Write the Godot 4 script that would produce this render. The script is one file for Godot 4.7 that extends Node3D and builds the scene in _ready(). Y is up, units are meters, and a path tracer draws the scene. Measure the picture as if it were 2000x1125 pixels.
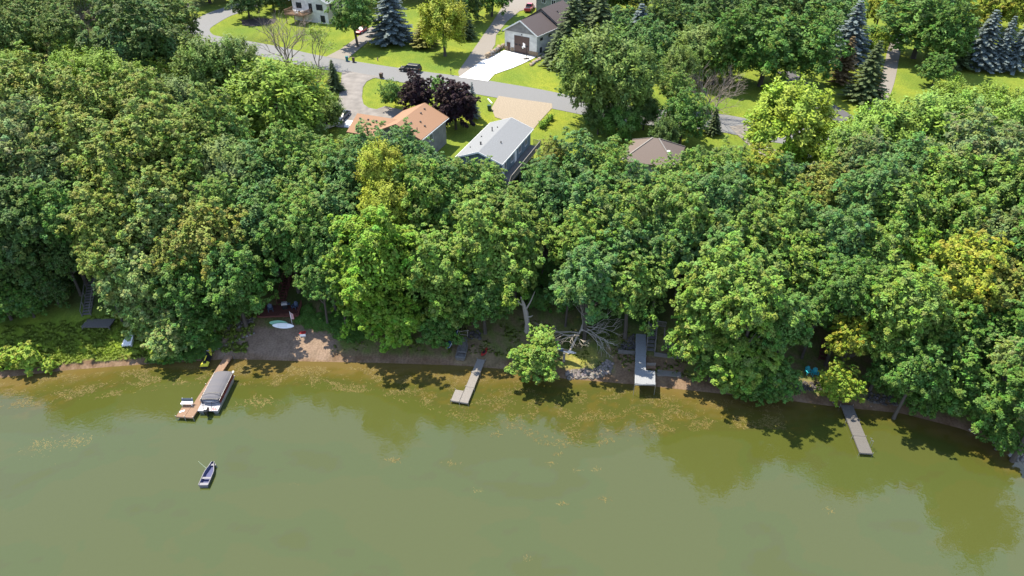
extends Node3D

const SHORE = [Vector2(-83.92, -68.29), Vector2(-68.43, -70.46), Vector2(-59.68, -72.10), Vector2(-49.76, -73.26), Vector2(-38.90, -74.33), Vector2(-28.16, -73.79), Vector2(-17.55, -73.47), Vector2(-6.99, -72.94), Vector2(0.00, -72.10), Vector2(6.84, -70.36), Vector2(16.90, -69.07), Vector2(26.67, -67.51), Vector2(34.32, -66.37), Vector2(41.71, -64.98), Vector2(49.04, -63.89), Vector2(55.37, -61.18), Vector2(58.79, -58.36), Vector2(61.25, -55.37), Vector2(69.08, -48.29)]
const PROF = [Vector2(-60, -3), Vector2(-4, -1.1), Vector2(-1, -0.25), Vector2(0, 0), Vector2(1.2, 0.35), Vector2(8, 1.7), Vector2(12, 3.2), Vector2(28, 10.6), Vector2(40, 12), Vector2(50, 12.2), Vector2(62, 13.4), Vector2(76, 14.4), Vector2(100, 15), Vector2(200, 19), Vector2(900, 30)]
var M = {}
var used = {}
var patches := []
var rng := RandomNumberGenerator.new()
var noise := FastNoiseLite.new()
var fine := FastNoiseLite.new()

# ---------------------------------------------------------------- ground shape
func zs(x: float) -> float:
	if x <= SHORE[0].x: return SHORE[0].y
	for i in SHORE.size() - 1:
		var a: Vector2 = SHORE[i]
		var b: Vector2 = SHORE[i + 1]
		if x <= b.x: return lerpf(a.y, b.y, (x - a.x) / (b.x - a.x))
	return SHORE[SHORE.size() - 1].y

func prof(d: float) -> float:
	for i in PROF.size() - 1:
		var a: Vector2 = PROF[i]
		var b: Vector2 = PROF[i + 1]
		if d <= b.x: return a.y + (b.y - a.y) * maxf(0.0, (d - a.x) / (b.x - a.x))
	return PROF[PROF.size() - 1].y

func terr(x: float, z: float) -> float:
	return prof(zs(x) - z)

func onto(p: Vector3, up := 0.0) -> Vector3:
	return Vector3(p.x, terr(p.x, p.z) + up, p.z)

# ---------------------------------------------------------------- mesh building
class MB:
	var st := SurfaceTool.new()
	var col := Color.WHITE
	func _init():
		st.begin(Mesh.PRIMITIVE_TRIANGLES)
	func tri(a: Vector3, b: Vector3, c: Vector3):
		var n := (c - a).cross(b - a).normalized()
		for v in [a, b, c]:
			st.set_normal(n)
			st.set_color(col)
			st.add_vertex(v)
	func face(p: Array, away: Vector3):
		var a: Vector3 = p[0]
		var n := (p[2] as Vector3 - a).cross(p[1] as Vector3 - a)
		var mid := Vector3.ZERO
		for v in p: mid += v
		mid /= p.size()
		if n.dot(mid - away) < 0: p.reverse()
		for i in range(1, p.size() - 1): tri(p[0], p[i], p[i + 1])
	func hexa(c: Array):   # 4 bottom corners in a ring, 4 top corners in the same ring
		var mid := Vector3.ZERO
		for v in c: mid += v
		mid /= 8.0
		face([c[0], c[1], c[2], c[3]], mid)
		face([c[4], c[5], c[6], c[7]], mid)
		for i in 4:
			var j := (i + 1) % 4
			face([c[i], c[j], c[4 + j], c[4 + i]], mid)
	func box(at: Vector3, size: Vector3, b := Basis.IDENTITY):
		var h := size / 2.0
		var c := []
		for y in [-1, 1]:
			for q in [[-1, -1], [1, -1], [1, 1], [-1, 1]]:
				c.append(at + b * Vector3(h.x * q[0], h.y * y, h.z * q[1]))
		hexa(c)
	func beam(a: Vector3, b: Vector3, w: float, h: float):
		var d := (b - a).normalized()
		var side := d.cross(Vector3.UP)
		if side.length() < 0.01: side = Vector3.RIGHT
		side = side.normalized()
		var up := side.cross(d)
		box((a + b) / 2.0, Vector3(w, h, a.distance_to(b)), Basis(side, up, -d))
	func tube(pts: Array, radii: Array, n := 6, caps := true):
		var rings := []
		var side := Vector3.ZERO
		for i in pts.size():
			var d: Vector3 = (pts[mini(i + 1, pts.size() - 1)] - pts[maxi(i - 1, 0)]).normalized()
			if side == Vector3.ZERO: side = d.cross(Vector3.UP if absf(d.y) < 0.9 else Vector3.RIGHT).normalized()
			side = (side - d * side.dot(d)).normalized()
			var up := d.cross(side)
			var ring := []
			for k in n:
				var t := TAU * k / n
				ring.append(pts[i] + (side * cos(t) + up * sin(t)) * radii[i])
			rings.append(ring)
		loft(rings, caps)
	func loft(rings: Array, caps := true):
		var n: int = rings[0].size()
		for i in rings.size() - 1:
			var mid := Vector3.ZERO
			for v in rings[i]: mid += v
			for v in rings[i + 1]: mid += v
			mid /= 2.0 * n
			for k in n:
				var q := [rings[i][k], rings[i][(k + 1) % n], rings[i + 1][(k + 1) % n], rings[i + 1][k]]
				face(q, mid)
		if caps:
			for e in [0, rings.size() - 1]:
				var other = rings[1 if e == 0 else rings.size() - 2]
				var away := Vector3.ZERO
				for v in other: away += v
				away /= n
				face(rings[e].duplicate(), away)
	func prism(poly: Array, t: Transform3D, depth: float):   # polygon in the local XY plane, pushed along local z
		var pv := PackedVector2Array(poly)
		var idx := Geometry2D.triangulate_polygon(pv)
		var c := Vector2.ZERO
		for p in pv: c += p
		c /= pv.size()
		var mid := t * Vector3(c.x, c.y, depth / 2.0)
		for k in range(0, idx.size(), 3):
			for z in [0.0, depth]:
				face([t * Vector3(pv[idx[k]].x, pv[idx[k]].y, z), t * Vector3(pv[idx[k + 1]].x, pv[idx[k + 1]].y, z), t * Vector3(pv[idx[k + 2]].x, pv[idx[k + 2]].y, z)], mid)
		for k in pv.size():
			var a := pv[k]
			var b := pv[(k + 1) % pv.size()]
			face([t * Vector3(a.x, a.y, 0), t * Vector3(b.x, b.y, 0), t * Vector3(b.x, b.y, depth), t * Vector3(a.x, a.y, depth)], mid)
	func lump(at: Vector3, r: Vector3, rg: RandomNumberGenerator):   # a rough stone
		var v := []
		for p in [Vector3(0, 1, 0), Vector3(1, 0.35, 0), Vector3(0.31, 0.35, 0.95), Vector3(-0.81, 0.35, 0.59), Vector3(-0.81, 0.35, -0.59), Vector3(0.31, 0.35, -0.95), Vector3(0.81, -0.6, 0.59), Vector3(-0.31, -0.6, 0.95), Vector3(-1, -0.6, 0), Vector3(-0.31, -0.6, -0.95), Vector3(0.81, -0.6, -0.59)]:
			v.append(at + p * r * rg.randf_range(0.75, 1.15))
		for k in 5:
			var k2 := (k + 1) % 5
			face([v[0], v[1 + k], v[1 + k2]], at)
			face([v[1 + k], v[1 + k2], v[6 + k]], at)
			face([v[1 + k2], v[6 + k], v[6 + k2]], at)

func numbered(called: String) -> String:
	var n: int = used.get(called, 0)
	used[called] = n + 1
	return called if n == 0 else "%s_%03d" % [called, n]

func put(called: String, mb, m: Material, parent: Node = null) -> MeshInstance3D:
	var o := MeshInstance3D.new()
	o.mesh = mb.st.commit() if mb is MB else mb
	o.material_override = m
	o.cast_shadow = GeometryInstance3D.SHADOW_CASTING_SETTING_ON
	if parent == null:
		o.name = numbered(called)
		add_child(o, true)
	else:
		o.name = called
		parent.add_child(o, true)
	return o

func tag(o: Node, label: String, category: String, group := "") -> Node:
	o.set_meta("label", label)
	o.set_meta("category", category)
	if group: o.set_meta("group", group)
	return o

func thing(called: String, label: String, category: String, at := Vector3.ZERO, turn := 0.0, group := "") -> Node3D:
	var o := Node3D.new()
	o.name = numbered(called)
	add_child(o, true)
	o.position = at
	o.rotation.y = turn
	tag(o, label, category, group)
	return o

func struct(o: Node) -> Node:
	o.set_meta("kind", "structure")
	return o

func stuff(o: Node) -> Node:
	o.set_meta("kind", "stuff")
	return o

# heading of a horizontal direction, so that local +x points along it
func yaw(d: Vector3) -> float:
	return atan2(-d.z, d.x)

# ---------------------------------------------------------------- materials
func lin(r: float, g: float, b: float) -> Color:
	return Color(r, g, b).linear_to_srgb()

func mat(called: String, c: Color, rough := 0.8, metal := 0.0) -> StandardMaterial3D:
	var m := StandardMaterial3D.new()
	m.resource_name = called
	m.albedo_color = c
	m.roughness = rough
	m.metallic = metal
	M[called] = m
	return m

func noise_tex(freq: float, lo: float, hi: float, seed_: int, size := 256, octaves := 4) -> NoiseTexture2D:
	var n := FastNoiseLite.new()
	n.seed = seed_
	n.frequency = freq
	n.fractal_octaves = octaves
	var t := NoiseTexture2D.new()
	t.width = size
	t.height = size
	t.seamless = true
	t.noise = n
	var g := Gradient.new()
	g.set_color(0, Color(lo, lo, lo))
	g.set_color(1, Color(hi, hi, hi))
	t.color_ramp = g
	return t

func worn(called: String, c: Color, tex: Texture2D, scale: float, rough := 0.85) -> StandardMaterial3D:
	var m := mat(called, c, rough)
	m.albedo_texture = tex
	m.uv1_triplanar = true
	m.uv1_world_triplanar = true
	m.uv1_scale = Vector3.ONE * scale
	return m

func leaf(called: String, r: float, g: float, b: float) -> void:
	var m := mat(called, lin(r, g, b), 0.5)
	m.vertex_color_use_as_albedo = true
	m.roughness = 0.65
	m.metallic_specular = 0.3
	m.backlight_enabled = true
	m.backlight = Color(0.62, 0.62, 0.34)

func materials() -> void:
	var grain := noise_tex(0.03, 0.72, 1.0, 3, 512)
	var speck := noise_tex(0.12, 0.7, 1.0, 5)
	var blotch := noise_tex(0.012, 0.78, 1.0, 8)
	M.grain = grain
	var t := mat("ground", Color.WHITE, 0.95)
	t.vertex_color_use_as_albedo = true
	t.albedo_texture = grain
	t.uv1_triplanar = true
	t.uv1_world_triplanar = true
	t.uv1_scale = Vector3.ONE * 0.16
	t.metallic_specular = 0.2
	var w := mat("water", Color.WHITE, 0.03)
	w.vertex_color_use_as_albedo = true
	w.metallic_specular = 0.57
	var nn := noise_tex(0.02, 0, 1, 12, 512)
	nn.color_ramp = null
	nn.as_normal_map = true
	nn.bump_strength = 3.0
	w.normal_enabled = true
	w.normal_texture = nn
	w.normal_scale = 0.14
	w.uv1_triplanar = true
	w.uv1_world_triplanar = true
	w.uv1_scale = Vector3(0.11, 0.11, 0.16)
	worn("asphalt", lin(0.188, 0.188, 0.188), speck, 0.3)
	worn("old_asphalt", lin(0.200, 0.180, 0.164), blotch, 0.12)
	worn("lane", lin(0.240, 0.212, 0.180), speck, 0.25)
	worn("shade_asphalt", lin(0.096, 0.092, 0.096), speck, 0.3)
	worn("tan_drive", lin(0.31, 0.25, 0.175), speck, 0.12)
	worn("concrete", lin(0.684, 0.674, 0.655), blotch, 0.1)
	worn("sand", lin(0.33, 0.21, 0.145), speck, 0.5)
	worn("mulch", lin(0.048, 0.036, 0.032), speck, 0.6)
	worn("cedar", lin(0.3, 0.185, 0.115), speck, 0.9)
	worn("grey_wood", lin(0.160, 0.148, 0.136), speck, 0.8)
	worn("pale_wood", lin(0.264, 0.240, 0.216), speck, 0.8)
	worn("dark_wood", lin(0.064, 0.052, 0.048), speck, 0.8)
	worn("red_wood", lin(0.128, 0.040, 0.028), speck, 0.8)
	worn("alu", lin(0.400, 0.416, 0.440), speck, 0.6, 0.45).metallic = 0.25
	worn("stone", lin(0.272, 0.248, 0.232), speck, 0.9)
	worn("dark_stone", lin(0.112, 0.104, 0.104), speck, 0.9)
	worn("tan_stone", lin(0.368, 0.272, 0.176), speck, 0.9)
	worn("bark", lin(0.096, 0.080, 0.064), speck, 0.6)
	worn("twig", lin(0.27, 0.22, 0.18), speck, 0.6)
	worn("dead", lin(0.44, 0.39, 0.33), speck, 0.6)
	worn("shingle_grey", lin(0.240, 0.248, 0.256), grain, 0.35)
	worn("shingle_orange", lin(0.33, 0.18, 0.1), speck, 0.35)
	worn("shingle_brown", lin(0.088, 0.066, 0.064), speck, 0.4)
	worn("shingle_tan", lin(0.168, 0.128, 0.108), speck, 0.4)
	worn("siding_white", lin(0.74, 0.72, 0.67), blotch, 0.2)
	worn("siding_cream", lin(0.460, 0.423, 0.313), blotch, 0.2)
	worn("siding_blue", lin(0.160, 0.216, 0.248), blotch, 0.2)
	worn("siding_grey", lin(0.240, 0.232, 0.224), blotch, 0.2)
	worn("siding_sage", lin(0.240, 0.264, 0.232), blotch, 0.2)
	M.stone.vertex_color_use_as_albedo = true
	M.dark_stone.vertex_color_use_as_albedo = true
	mat("trim", lin(0.7, 0.7, 0.68), 0.6)
	mat("dark_trim", lin(0.04, 0.035, 0.035), 0.6)
	mat("door_brown", lin(0.085, 0.05, 0.04), 0.6)
	mat("pane", lin(0.02, 0.025, 0.03), 0.3).metallic_specular = 0.35
	mat("black", lin(0.012, 0.012, 0.014), 0.4)
	mat("rubber", lin(0.02, 0.02, 0.02), 0.9)
	mat("canvas", lin(0.1, 0.097, 0.108), 0.9)
	mat("steel", lin(0.5, 0.5, 0.5), 0.35, 0.8)
	mat("white_paint", lin(0.78, 0.78, 0.78), 0.35)
	mat("lamp_glass", lin(0.7, 0.7, 0.72), 0.15)
	mat("red_glass", lin(0.4, 0.02, 0.02), 0.2)
	mat("car_black", lin(0.008, 0.008, 0.012), 0.5)
	mat("car_blue", lin(0.03, 0.04, 0.065), 0.15).clearcoat_enabled = true
	mat("car_white", lin(0.72, 0.72, 0.72), 0.25).clearcoat_enabled = true
	mat("car_red", lin(0.36, 0.012, 0.03), 0.25).clearcoat_enabled = true
	mat("maroon", lin(0.12, 0.012, 0.025), 0.35)
	mat("teal_plastic", lin(0.02, 0.13, 0.14), 0.5)
	mat("brown_plastic", lin(0.06, 0.035, 0.025), 0.6)
	mat("green_plastic", lin(0.02, 0.06, 0.04), 0.6)
	mat("turquoise", lin(0.03, 0.36, 0.42), 0.5)
	mat("yellow", lin(0.62, 0.55, 0.05), 0.35)
	mat("boat_blue", lin(0.03, 0.075, 0.17), 0.45)
	mat("kayak_blue", lin(0.05, 0.075, 0.125), 0.6)
	mat("navy_mat", lin(0.055, 0.06, 0.13), 0.85)
	mat("red_plastic", lin(0.32, 0.02, 0.02), 0.5)
	mat("mint", lin(0.2, 0.42, 0.27), 0.5)
	mat("pole_green", lin(0.5, 0.55, 0.35), 0.5)
	worn("hull_old", lin(0.152, 0.140, 0.128), blotch, 0.8)
	mat("hull_grey", lin(0.13, 0.128, 0.145), 0.6)
	mat("hull_silver", lin(0.27, 0.265, 0.28), 0.6)
	mat("algae", lin(0.17, 0.138, 0.035), 0.8).vertex_color_use_as_albedo = true
	mat("grass", lin(0.25, 0.35, 0.045), 0.7).vertex_color_use_as_albedo = true
	leaf("leaf_gg", 0.230, 0.307, 0.109)
	leaf("leaf_dk", 0.122, 0.202, 0.057)
	leaf("leaf_dg", 0.150, 0.281, 0.061)
	leaf("leaf_gn", 0.230, 0.361, 0.078)
	leaf("leaf_mg", 0.251, 0.388, 0.074)
	leaf("leaf_bg", 0.249, 0.419, 0.050)
	leaf("leaf_lt", 0.314, 0.416, 0.129)
	leaf("leaf_li", 0.235, 0.348, 0.052)
	leaf("leaf_yg", 0.320, 0.432, 0.056)
	leaf("leaf_yl", 0.376, 0.423, 0.056)
	leaf("leaf_ol", 0.283, 0.361, 0.078)
	leaf("leaf_om", 0.222, 0.321, 0.067)
	leaf("leaf_gk", 0.155, 0.287, 0.086)
	leaf("leaf_gl", 0.221, 0.329, 0.070)
	leaf("leaf_oy", 0.301, 0.338, 0.075)
	leaf("leaf_md", 0.188, 0.273, 0.070)
	leaf("leaf_pu", 0.050, 0.026, 0.034)
	leaf("leaf_bs", 0.195, 0.247, 0.247)
	leaf("leaf_cf", 0.112, 0.157, 0.059)
	leaf("leaf_cy", 0.275, 0.276, 0.063)
	leaf("leaf_br", 0.233, 0.168, 0.079)

# ---------------------------------------------------------------- foliage meshes
var pv: PackedVector3Array
var pn: PackedVector3Array
var pc: PackedColorArray

func fresh() -> void:
	pv = PackedVector3Array()
	pn = PackedVector3Array()
	pc = PackedColorArray()

func add_leaf(c: Vector3, n: Vector3, t: Vector3, l: float, w: float, col: Color) -> void:
	var s := n.cross(t).normalized() * w
	t = t * l
	var a := c - t
	var b := c + s - n * w * 0.25
	var d := c + t
	var e := c - s - n * w * 0.25
	pv.append(a); pv.append(b); pv.append(d)
	pv.append(a); pv.append(d); pv.append(e)
	for k in 6:
		pn.append(n)
		pc.append(col)

func leaf_mesh() -> ArrayMesh:
	var arr := []
	arr.resize(Mesh.ARRAY_MAX)
	arr[Mesh.ARRAY_VERTEX] = pv
	arr[Mesh.ARRAY_NORMAL] = pn
	arr[Mesh.ARRAY_COLOR] = pc
	var m := ArrayMesh.new()
	m.add_surface_from_arrays(Mesh.PRIMITIVE_TRIANGLES, arr)
	return m

func rdir() -> Vector3:
	var y := rng.randf_range(-1, 1)
	var t := rng.randf() * TAU
	var r := sqrt(1 - y * y)
	return Vector3(r * cos(t), y, r * sin(t))

func rosette(c: Vector3, r: float, out: Vector3, count: int, l: float, w: float, tint: Color) -> void:
	for k in count:
		var d := (rdir() + out * 0.65 + Vector3.UP * 0.6).normalized()
		var p := c + d * r * rng.randf_range(0.55, 1.05)
		var n := (d * 0.5 + Vector3.UP * 0.75 + rdir() * 0.5).normalized()
		var t := n.cross(rdir()).normalized()
		var f := rng.randf_range(0.6, 1.0)
		var s := rng.randf_range(0.75, 1.25)
		add_leaf(p, n, t, l * s, w * s, Color(tint.r * f, tint.g * f, tint.b * f))

# a crown of radius 5 round the origin: limbs of uneven reach, each ending in loose rosettes of leaves
func broad_crown(seed_: int, limbs: int, per: int, leaves: int, l: float, w: float, squat: float) -> ArrayMesh:
	rng.seed = seed_
	fresh()
	var R := 5.0
	var lump := FastNoiseLite.new()
	lump.seed = seed_ * 7
	lump.frequency = 0.55
	lump.fractal_octaves = 2
	for i in limbs:
		var y := 1.0 - 1.75 * (i + 0.5) / limbs
		var t := i * 2.39996 + rng.randf_range(-0.6, 0.6)
		var q := sqrt(maxf(0.02, 1 - y * y))
		var dir := Vector3(q * cos(t), y * squat, q * sin(t)).normalized()
		var reach := R * (0.85 + 0.55 * lump.get_noise_3dv(dir * 2.2) + rng.randf_range(-0.13, 0.12))
		var limb_tint := rng.randf_range(0.85, 1.0)
		var warm := rng.randf_range(0.7, 1.0)
		for k in per:
			var f := 1.0 - 0.5 * pow(rng.randf(), 1.6)
			var p := dir * reach * f + rdir() * (0.35 + 0.75 * (1.0 - f) * 2.0)
			p.y -= 0.25 * (1.0 - absf(y)) * f
			var out := (dir + Vector3.UP * 0.5 + rdir() * 0.5).normalized()
			var tint := Color(rng.randf_range(0.66, 1.0) * limb_tint, rng.randf_range(0.72, 1.0) * limb_tint, warm * rng.randf_range(0.6, 1.0))
			rosette(p, rng.randf_range(0.24, 0.55), out, leaves, l, w, tint)
	for k in limbs * 14:   # leaves deeper inside
		var d := rdir()
		add_leaf(d * R * rng.randf_range(0.35, 0.68), (d + Vector3.UP).normalized(), d.cross(rdir()).normalized(), l * 1.35, w * 1.35, Color(0.75, 0.8, 0.75))
	return leaf_mesh()

# thin foliage on rising sprays
func feather_crown(seed_: int, sprays: int, leaves: int) -> ArrayMesh:
	rng.seed = seed_
	fresh()
	var R := 5.0
	for i in sprays:
		var y := 1.0 - 1.7 * (i + 0.5) / sprays
		var t := i * 2.39996 + rng.randf_range(-0.4, 0.4)
		var q := sqrt(maxf(0.03, 1 - y * y))
		var dir := Vector3(q * cos(t), y, q * sin(t))
		var tip := dir * R * rng.randf_range(0.72, 1.06)
		var root := dir * R * 0.45 - Vector3.UP * 0.8
		var tint := Color(rng.randf_range(0.78, 1.0), rng.randf_range(0.85, 1.0), rng.randf_range(0.6, 1.0))
		for k in leaves:
			var f := sqrt(rng.randf())
			var p := root.lerp(tip, f) + rdir() * (0.28 + 0.75 * (1.0 - absf(f - 0.75))) * rng.randf()
			var n := (dir * 0.5 + Vector3.UP * 0.6 + rdir() * 0.6).normalized()
			var along := (tip - root).normalized() + rdir() * 0.5
			var g := rng.randf_range(0.6, 1.0)
			add_leaf(p, n, (along - n * along.dot(n)).normalized(), rng.randf_range(0.17, 0.32), rng.randf_range(0.08, 0.14), Color(tint.r * g, tint.g * g, tint.b * g))
	return leaf_mesh()

# a spruce 10 high and 2.5 in radius: whorls of drooping boughs
func spruce_crown(seed_: int, droop: float, gappy: float) -> ArrayMesh:
	rng.seed = seed_
	fresh()
	var whorls := 26
	for i in whorls:
		var f := (i + 0.5) / whorls
		var y := 0.7 + 9.3 * f
		var reach := 2.5 * pow(1 - f, 0.85) + 0.12
		var boughs := int(5 + 7 * (1 - f))
		for b in boughs:
			if rng.randf() < gappy: continue
			var t := TAU * (b + rng.randf_range(-0.35, 0.35)) / boughs + i * 0.7
			var o := Vector3(cos(t), 0, sin(t))
			var len := reach * rng.randf_range(0.75, 1.12)
			var steps := int(9 + len * 12)
			var tint := rng.randf_range(0.75, 1.0)
			for k in steps:
				var s := (k + 0.6) / steps
				var p := o * len * s + Vector3.UP * (y - droop * len * s * s + 0.18 * len * s * s * s)
				for side in [-1, 1]:
					var dir: Vector3 = (o * 0.7 + o.cross(Vector3.UP) * side * rng.randf_range(0.5, 1.0) + Vector3.UP * rng.randf_range(-0.2, 0.25)).normalized()
					var n := (Vector3.UP * 0.9 + o * 0.4 + rdir() * 0.35).normalized()
					var l := (0.2 + 0.28 * (1 - s)) * (0.4 + 0.6 * (1 - f))
					var g := rng.randf_range(0.62, 1.0) * tint
					add_leaf(p + dir * l * 0.7 + rdir() * 0.05, n, (dir - n * dir.dot(n)).normalized(), l * 0.85, 0.085, Color(g, g, g))
	return leaf_mesh()

# trunk 10 high with limbs that reach out to radius 3
func trunk_mesh(seed_: int) -> ArrayMesh:
	rng.seed = seed_
	var mb := MB.new()
	var bend := Vector3(rng.randf_range(-0.5, 0.5), 0, rng.randf_range(-0.5, 0.5))
	var pts := [Vector3(0, -0.4, 0), Vector3(0, 0.5, 0), bend * 0.5 + Vector3(0, 4, 0), bend + Vector3(0, 8, 0), bend * 0.6 + Vector3(0, 11.5, 0)]
	mb.tube(pts, [0.42, 0.33, 0.27, 0.18, 0.05], 7)
	for k in 7:
		var t := k * 2.4 + rng.randf() * 0.6
		var y := rng.randf_range(4.2, 8.2)
		var o := Vector3(cos(t), 0, sin(t))
		var a := bend * (y / 8.0) + Vector3(0, y, 0)
		mb.tube([a, a + o * 1.3 + Vector3(0, 0.9, 0), a + o * rng.randf_range(2.4, 3.4) + Vector3(0, 2.4, 0)], [0.15, 0.1, 0.03], 5)
	return mb.st.commit()

# bare limbs that divide: height 1
func twigs(mb: MB, a: Vector3, d: Vector3, l: float, r: float, depth: int, spread: float, tips: Array) -> void:
	var b := a + d * l * 0.5 + rdir() * l * 0.06
	var c := a + d * l + rdir() * l * 0.1
	mb.tube([a, b, c], [r, r * 0.8, r * 0.62], 5 if depth > 1 else 3, false)
	if depth == 0:
		tips.append(c)
		return
	for k in (3 if depth > 1 else 4):
		var e := (d + rdir() * spread + Vector3.UP * 0.12).normalized()
		twigs(mb, c if k < 2 else b, e, l * rng.randf_range(0.6, 0.82), r * 0.58, depth - 1, spread, tips)

# ---------------------------------------------------------------- scene
func _ready() -> void:
	var cam := Camera3D.new()
	cam.name = "camera"
	cam.position = Vector3(0, 64, 0)
	cam.rotation_degrees = Vector3(-35, 0, 0)
	cam.fov = 2.0 * rad_to_deg(atan(562.5 / 1380.0))
	cam.far = 4000.0
	cam.near = 0.5
	add_child(cam)
	cam.current = true
	var env := Environment.new()
	env.background_mode = Environment.BG_SKY
	var sky := ProceduralSkyMaterial.new()
	sky.sky_top_color = Color(0.54, 0.63, 0.78)
	sky.sky_horizon_color = Color(0.8, 0.85, 0.9)
	sky.sky_curve = 0.2
	sky.ground_bottom_color = Color(0.2, 0.25, 0.15)
	sky.ground_horizon_color = Color(0.6, 0.66, 0.7)
	sky.sun_angle_max = 1.0
	env.sky = Sky.new()
	env.sky.sky_material = sky
	env.background_energy_multiplier = 1.15
	env.tonemap_mode = Environment.TONE_MAPPER_LINEAR
	env.tonemap_exposure = 2.35
	env.sdfgi_enabled = true
	env.ssao_enabled = true
	env.ssil_enabled = true
	var we := WorldEnvironment.new()
	we.name = "world_environment"
	we.environment = env
	add_child(we)
	var sun := DirectionalLight3D.new()
	sun.name = "sun"
	sun.light_energy = 1.55
	sun.light_color = Color(1.0, 0.96, 0.88)
	sun.light_angular_distance = 0.5
	sun.shadow_enabled = true
	var el := deg_to_rad(62.0)
	var to := Vector3(0.77 * cos(el), -sin(el), 0.638 * cos(el))
	sun.basis = Basis.looking_at(to, Vector3.UP)
	add_child(sun)

	noise.seed = 4
	noise.frequency = 0.06
	noise.fractal_octaves = 4
	fine.seed = 9
	fine.frequency = 0.5
	fine.fractal_octaves = 3
	materials()
	build_ground()
	build_water()
	build_roads()
	build_houses()
	build_trees()
	build_undergrowth()
	build_shore()
	build_vehicles()
	build_small()

# ---------------------------------------------------------------- setting
func span(a: float, b: float, step: float) -> Array:
	var out := []
	var n := int(ceil((b - a) / step))
	for i in n + 1: out.append(a + (b - a) * i / n)
	return out

func ground_color(x: float, d: float, z: float) -> Color:
	var n := noise.get_noise_2d(x, z)
	var f := fine.get_noise_2d(x, z)
	var lawn := Color(0.2 + 0.11 * n, 0.245 + 0.07 * n, 0.035).lerp(Color(0.11, 0.175, 0.024), clampf(f * 0.6 + 0.25, 0, 0.7))
	var litter := Color(0.075, 0.075, 0.03).lerp(Color(0.045, 0.085, 0.02), clampf(0.5 + 1.3 * n, 0, 1))
	var bank := Color(0.2, 0.155, 0.085).lerp(Color(0.14, 0.175, 0.045), clampf(0.55 + 1.6 * f, 0, 1))
	if x < -46: bank = Color(0.16, 0.24, 0.028).lerp(Color(0.21, 0.28, 0.035), clampf(0.5 + f, 0, 1))
	var mud := Color(0.15, 0.095, 0.055).lerp(Color(0.24, 0.165, 0.11), clampf(0.5 + f, 0, 1))
	var c := mud.lerp(bank, smoothstep(0.9, 2.2, d + f * 0.6))
	c = c.lerp(litter, smoothstep(8.0, 12.0, d + n * 4.0))
	if d > 0.0 and d < 16.0:
		var p := Vector2(x + f * 0.5, z + n * 1.2)
		for q in patches:
			var share := 0.0
			for o in [Vector2(0, 0), Vector2(0.35, 0.2), Vector2(-0.3, 0.25), Vector2(0.1, -0.35)]:
				if Geometry2D.is_point_in_polygon(p + o, q[0]): share += 0.25
			if share > 0.0: c = c.lerp((q[1] as Color).lerp(q[2], clampf(0.5 + f * 1.2, 0, 1)), share)
	var open := smoothstep(36.0, 42.0, d + n * 5.0)
	var left := smoothstep(-62.0, -72.0, x - (d - 60.0) * 0.25 + n * 6.0) * (1.0 - smoothstep(95.0, 110.0, d) * smoothstep(-95.0, -80.0, x))
	return c.lerp(lawn, open * (1.0 - left))

func build_ground() -> void:
	patches = [
		[PackedVector2Array([Vector2(-41.76, -78.38), Vector2(-40.01, -79.63), Vector2(-36.04, -79.96), Vector2(-32.30, -79.67), Vector2(-27.81, -79.31), Vector2(-25.22, -79.15), Vector2(-24.20, -77.07), Vector2(-25.00, -75.08), Vector2(-25.38, -73.98), Vector2(-28.20, -73.94), Vector2(-31.06, -74.06), Vector2(-33.91, -74.21), Vector2(-38.58, -74.49), Vector2(-40.78, -74.53)]), Color(0.23, 0.165, 0.12), Color(0.29, 0.21, 0.155)],
		[PackedVector2Array([Vector2(13.78, -74.32), Vector2(16.80, -73.85), Vector2(23.26, -72.84), Vector2(23.25, -68.86), Vector2(16.90, -69.08), Vector2(13.61, -69.83)]), Color(0.17, 0.11, 0.07), Color(0.24, 0.165, 0.105)],
		[PackedVector2Array([Vector2(7.61, -74.47), Vector2(11.29, -74.87), Vector2(11.98, -72.99), Vector2(8.97, -71.67), Vector2(7.34, -72.21)]), Color(0.24, 0.25, 0.05), Color(0.3, 0.27, 0.08)],
		[PackedVector2Array([Vector2(-8.27, -76.99), Vector2(-4.71, -78.07), Vector2(-1.05, -73.91), Vector2(-1.04, -72.51), Vector2(-7.70, -73.13)]), Color(0.16, 0.12, 0.07), Color(0.26, 0.19, 0.11)],
	]
	var xs := [-1500.0, -800.0, -400.0] + span(-210, -70, 1.4) + span(-69.5, 69.5, 0.5) + span(70, 210, 1.4) + [400.0, 800.0, 1500.0]
	var ds := span(-60, -4, 28.0)
	for s in [[-4.0, -1.0, 1.0], [-1.0, 0.0, 0.5], [0.0, 1.2, 0.4], [1.2, 8.0, 0.68], [8.0, 12.0, 0.8], [12.0, 28.0, 1.0], [28.0, 40.0, 1.0], [40.0, 50.0, 1.0], [50.0, 62.0, 1.0], [62.0, 76.0, 1.0], [76.0, 100.0, 1.2], [100.0, 200.0, 2.0], [200.0, 900.0, 175.0], [900.0, 2500.0, 800.0]]:
		ds += span(s[0], s[1], s[2]).slice(1)
	var v := PackedVector3Array()
	var c := PackedColorArray()
	for x in xs:
		var z0 := zs(x)
		for d in ds:
			v.append(Vector3(x, prof(d), z0 - d))
			c.append(ground_color(x, d, z0 - d))
	struct(put("ground", sheet(v, c, xs.size(), ds.size()), M.ground))

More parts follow.
